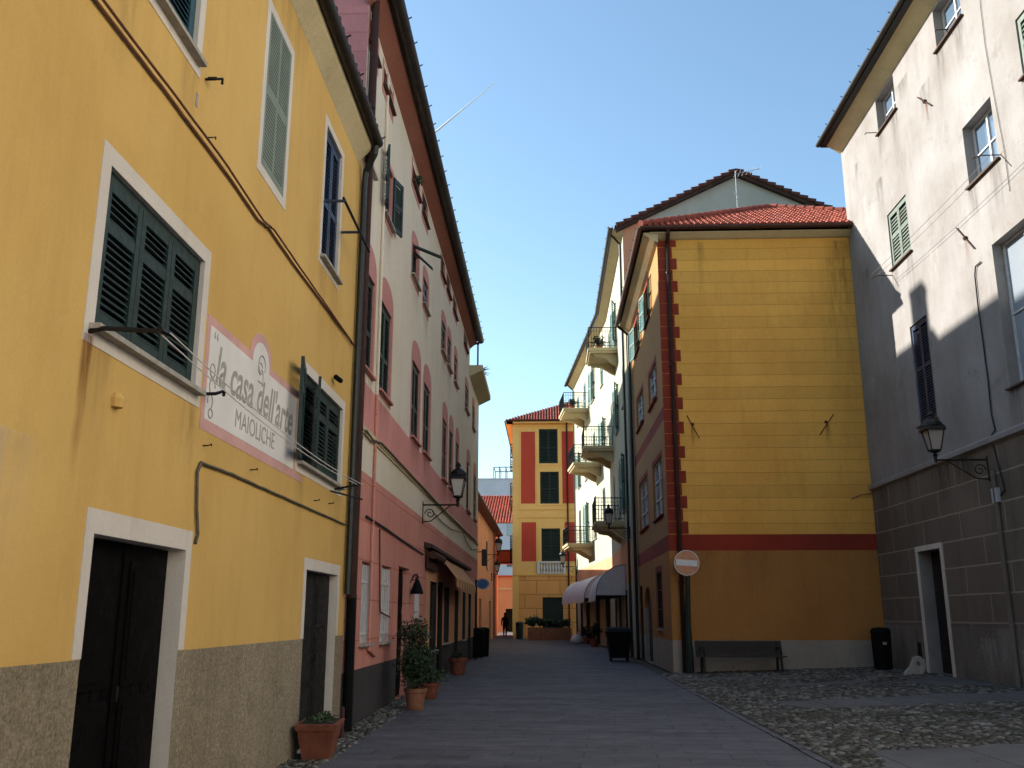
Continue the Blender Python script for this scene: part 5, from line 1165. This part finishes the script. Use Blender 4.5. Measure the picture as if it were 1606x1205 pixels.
for i,(px,py,yy,lb) in enumerate(((749,1020,38.4,'nearer of two dark bins by the oval sign post'),(758,1019,39.6,'farther of two dark bins by the oval sign post'))):
    p=onp(px,py,1,yy); bin_(lb,p.x,yy,0,.24,1.15,group='dark bins by the sign post')
p=onp(815,1003,1,69); bin_('green grey litter bin before the yellow and red house',p.x,69,0,.28,1.2,'rail_paint')
p=onp(975,1031,1,34.5)
dm=thing('rubbish_container','black wheeled rubbish container beside the ochre house','rubbish container',(p.x,35.5,0)); DF=Fr((p.x,35.8,0),(1,0,0),(0,-1,0))
m=MB().mat('plastic_black'); m.prism([DF.p(-.33,.12,.4),DF.p(.33,.12,.4),DF.p(.33,.12,-.4),DF.p(-.33,.12,-.4)],[DF.p(-.45,1.0,.5),DF.p(.45,1.0,.5),DF.p(.45,1.0,-.5),DF.p(-.45,1.0,-.5)]); m.box(DF,-.48,.48,.98,1.03,-.5,.53); m.build('bin_body',None,dm)
m=MB().mat('plastic_black'); m.prism([DF.p(-.47,1.035,.52),DF.p(.47,1.035,.52),DF.p(.47,1.035,-.5),DF.p(-.47,1.035,-.5)],[DF.p(-.4,1.14,.3),DF.p(.4,1.14,.3),DF.p(.4,1.2,-.45),DF.p(-.4,1.2,-.45)]); m.build('bin_lid',None,dm)
m=MB().mat('iron')
for u in (-.3,.3):
    for n in (-.35,.35): m.tube([DF.p(u-.03,.08,n),DF.p(u+.03,.08,n)],.08,8)
m.build('bin_wheel',None,dm)

# pots and plants
def pot(parent,x,y,z,r,h,mat='terracotta'):
    m=MB().mat(mat); m.lathe((x,y,z),[(r*.68,0),(r*.72,.02),(r*.93,h*.8),(r*1.04,h*.82),(r*1.06,h),(r*.92,h),(r*.9,h*.9)],16); m.build('pot',None,parent); MB().mat('soil').lathe((x,y,z),[(r*.88,h*.86),(r*.5,h*.9),(.01,h*.92)],12).build('soil',None,parent)
def potted(label,x,y,r,h,ph,pr,mat='leaf',mat2='leaf_light',n=900,size=.09,pm='terracotta',seed=1,z=0,group='potted plants',trunk=True,cat='potted plant'):
    t=thing('potted_plant',label,cat,(x,y,z),group); pot(t,x,y,z,r,h,pm)
    m=MB().mat('bark'); rnd_=random.Random(seed)
    for k in range(5 if trunk else 3): m.tube([(x+rnd_.uniform(-.04,.04),y,z+h*.8),(x+rnd_.uniform(-.1,.1)*pr*2,y+rnd_.uniform(-.1,.1),z+h+ph*.45),(x+rnd_.uniform(-.5,.5)*pr,y+rnd_.uniform(-.3,.3)*pr,z+h+ph*.85)],.018,5,.006)
    m.build('stem',None,t); foliage(t,(x,y,z+h+ph*.5),pr,pr,ph*.5,n,size,mat,'foliage',seed,26,mat2); return t
p=onp(658,1091,2,0); print('pot',p)
potted('tall bushy shrub in a terracotta pot against the pink house',-2.35,17.3,.2,.36,1.25,.33,n=4200,size=.06,seed=4,pm='terracotta_pale')
potted('small leafy plant in a brown pot just behind the tall shrub',-2.38,19.6,.2,.3,.3,.26,n=450,size=.08,seed=6,pm='terracotta')
p=onp(726,1044,2,0); potted('low plant in a squat terracotta pot under the striped awning',-2.55,27.5,.26,.45,.15,.2,n=200,size=.07,seed=8,pm='terracotta')
# extra side branches for the tall shrub are inside its foliage; iron stub post by the yellow house door
ip=thing('iron_stub_post','short rusty iron post standing by the small door of the yellow house','post',(-2.8,13.3,0)); MB().mat('rust').lathe((-2.78,13.25,0),[(.03,0),(.03,.38),(.022,.4),(.005,.42)],8).build('post',None,ip)
# rectangular terracotta planter
tp_=thing('terracotta_trough','rectangular terracotta trough with sparse seedlings beside the yellow house','planter',(-2.7,11,0))
c=onp(487,1200,2,0); print('trough',c)
TF=Fr((-2.68,11.55,0),(1,.08,0),(.08,-1,0)); m=MB().mat('terracotta')
def rect(u,n,v): return [TF.p(-u,v,-n),TF.p(u,v,-n),TF.p(u,v,n),TF.p(-u,v,n)]
m.prism(rect(.15,.24,0),rect(.21,.32,.33)); m.prism(rect(.23,.34,.33),rect(.24,.35,.39)); m.prism(rect(.243,.353,.39),rect(.235,.345,.4)); m.build('trough',None,tp_)
MB().mat('soil').prism(rect(.2,.3,.398),rect(.19,.29,.408)).build('soil',None,tp_); foliage(tp_,TF.p(0,.44,0),.2,.28,.05,260,.05,'leaf_light','foliage',9,20,'leaf')
# brick planter with shrubs in front of the far house
bpn=thing('brick_planter','long brick planter with low shrubs before the yellow and red house','planter',(.3,66,0)); q=Fr((0,66.6,0),(1,0,0),(0,-1,0)); a=q.pix(828,1003);b=q.pix(896,1003)
m=MB().mat('far_blocks' if 0 else 'terracotta_pale'); m.box(q,a[0],b[0],0,.8,0,1.2); m.build('planter_box',None,bpn); MB().mat('soil').box(q,a[0]+.08,b[0]-.08,.8,.82,.08,1.1).build('soil',None,bpn)
for i,(px,h_,r_) in enumerate(((836,.5,.5),(852,.35,.4),(862,.3,.5),(874,.25,.5),(886,.3,.4))):
    x=q.pix(px,990)[0]; t=thing('shrub',['spiky green shrub at the left end of the brick planter','low shrub second from left in the brick planter','low shrub in the middle of the brick planter','low shrub second from right in the brick planter','low shrub at the right end of the brick planter'][i],'shrub',(x,66,.82),'shrubs in the brick planter'); 
    MB().mat('bark').tube([(x,66,.82),(x,66,.82+h_)],.03,5).build('stem',None,t); foliage(t,(x,66,.95+h_*.6),r_,.35,h_*.7,420,.18,'leaf','foliage',20+i,12,'leaf_light')
# plants on balconies and sill
for (u0,u1,v,n),lb,k in ((bal[0],'green plant in a red pot on the topmost near balcony',1),(bal[3],'small green plant on the far upper balcony',2)):
    fr=A2 if k==1 else B2; p=fr.p(u0+.7,v,n*.6); potted(lb,p.x,p.y,.17,.25,.5,.28,n=380,size=.12,seed=30+k,z=p.z,pm='cloth_orange')
p=L.p(19.6,11.12,.05); potted('trailing plant on the attic window sill under the pink house eave',p.x,p.y,.07,.08,.16,.16,n=260,size=.06,seed=41,z=p.z-.05,pm='soil')
# terrace palm-like plant and glass screen
tpm=thing('spiky_plant','spiky terrace plant leaning over the cornice of the pink house','plant',(-2.7,37.5,11))
MB().mat('bark').tube([(-2.8,37.5,11.0),(-2.75,37.5,11.3)],.05,6).build('stem',None,tpm); m=MB(); rk=random.Random(12)
for k in range(46):
    a=rk.uniform(0,2*pi); e=rk.uniform(-.3,1.3); l=rk.uniform(.35,.6); d=Vector((cos(a)*cos(e),sin(a)*cos(e),sin(e))); s_=d.orthogonal().normalized()*.02; b=Vector((-2.75,37.5,11.28)); m.mat('leaf_blue'); m.face([b-s_,b+d*l*.5-s_*1.3+Vector((0,0,.03)),b+d*l-Vector((0,0,.08)),b+d*l*.5+s_*1.3+Vector((0,0,.03)),b+s_])
m.build('foliage',None,tpm,recalc=False)
# dark potted plants by the shop
p=onp(932,1006,1,52); potted('dark potted shrub before the white awning shop',p.x,52,.25,.4,.8,.35,n=600,size=.12,seed=51,mat2='dark_green')
p=onp(921,1005,1,57); potted('farther small potted shrub under the white awnings',p.x,57,.22,.35,.6,.3,n=500,size=.12,seed=52,mat2='dark_green')
# white rubbish sack
sk_=thing('rubbish_sack','white plastic rubbish sack on the paving near the white awnings','rubbish sack',(onp(905,1006,1,58).x,58,0)); p=Vector(sk_.location)
m=MB().mat('plastic_bag'); m.lathe(p,[(.18,0),(.32,.06),(.36,.22),(.28,.4),(.14,.5),(.05,.55)],12,sx=1.1,sy=.9); m.lathe(p+Vector((.1,0,.48)),[(.05,0),(.03,.08),(.1,.2)],7); m.build('sack',None,sk_,smooth=True)
# white broken stone leaning by the door
ws=thing('white_stone','broken white stone slab leaning beside the framed door','stone',(9.2,24.7,gz(9.2)))
sf=Fr((9.0,23.3,gz(9)),(.55,-.6,0),(-.6,-.55,0))
sf=Fr((8.72,24.55,.175),(1,.12,0),(.12,-1,0))
pts=[(0,0),(.05,.1),(.16,.2),(.26,.37),(.27,.46),(.31,.43),(.36,.46),(.44,.45),(.5,.38),(.5,.24),(.44,.1),(.34,.0)]
m=MB().mat('stone_light'); m.prism([sf.p(u*1.2,v,-v*.28) for u,v in pts],[sf.p(u*1.16+.01,v*.96,.1-v*.28) for u,v in pts]); so_=m.build('stone',None,ws)
MB().mat('pebble').prism([sf.p(.4+.05*cos(t),.28+.06*sin(t),.1-(.28+.06*sin(t))*.28) for t in [2*pi*k/10 for k in range(10)]],[sf.p(.4+.05*cos(t),.28+.06*sin(t),.108-(.28+.06*sin(t))*.28) for t in [2*pi*k/10 for k in range(10)]]).build('hollow',None,so_)

# person walking in the alley
pe=thing('person','person in dark clothes walking away down the far alley','person',(0,0,0))
py=76.; px_=onp(792,997,1,py).x; pe.location=(px_,py,0); WL[pe.name]=Vector((px_,py,0))
def skin(name,verts,edges,mat,parent,root=0):
    me=bpy.data.meshes.new(name); me.from_pydata([v[0] for v in verts],edges,[]); o=bpy.data.objects.new(name,me); COL.objects.link(o)
    md=o.modifiers.new('skin','SKIN'); 
    for i,v in enumerate(verts):
        s=me.skin_vertices[0].data[i]; s.radius=(v[1],v[1] if len(v)<3 else v[2]); s.use_root=(i==root)
    sb_=o.modifiers.new('sub','SUBSURF'); sb_.levels=1; sb_.render_levels=2
    me.materials.append(MT[mat]); o.parent=parent; return o
V_=[((0,0,.98),.15,.12),((0,0,1.2),.14,.1),((0,0,1.42),.17,.1),((0,0,1.53),.06,.06),((0,.01,1.6),.075,.08),((0,.0,1.7),.085,.095),((0,0,1.78),.05,.06),
 ((.2,0,1.42),.06,.06),((.27,-.03,1.15),.048,.048),((.25,.08,.92),.035,.035),((.25,.1,.84),.03,.03),
 ((-.2,0,1.42),.06,.06),((-.27,.03,1.15),.048,.048),((-.26,.0,.9),.035,.035),((-.26,.02,.82),.03,.03),
 ((.09,0,.88),.1,.1),((.09,.12,.5),.065,.065),((.08,-.0,.1),.045,.045),((.08,.14,.04),.04,.03),
 ((-.09,0,.88),.1,.1),((-.09,-.1,.5),.065,.065),((-.08,-.3,.15),.045,.045),((-.08,-.22,.04),.04,.03)]
V_=[(v[0],v[1]*1.3,(v[2] if len(v)>2 else v[1])*1.25) for v in V_]
E_=[(0,1),(1,2),(2,3),(3,4),(4,5),(5,6),(2,7),(7,8),(8,9),(9,10),(2,11),(11,12),(12,13),(13,14),(0,15),(15,16),(16,17),(17,18),(0,19),(19,20),(20,21),(21,22)]
body=skin('body',V_,E_,'cloth_dark',pe)
MB().mat('cloth_dark').lathe((0,0,0),[(.1,1.7),(.105,1.76),(.07,1.83),(.02,1.85)],10).build('hair',None,None).parent=pe

# contrail
ct=MB().mat('vapour'); p=onp(676,213,1,900); q=onp(776,130,1,900)
ct.tube([p,q],.95,24,.7); c_=ct.build('contrail',smooth=True); tag(c_,'thin white aircraft contrail slanting across the blue sky','contrail')
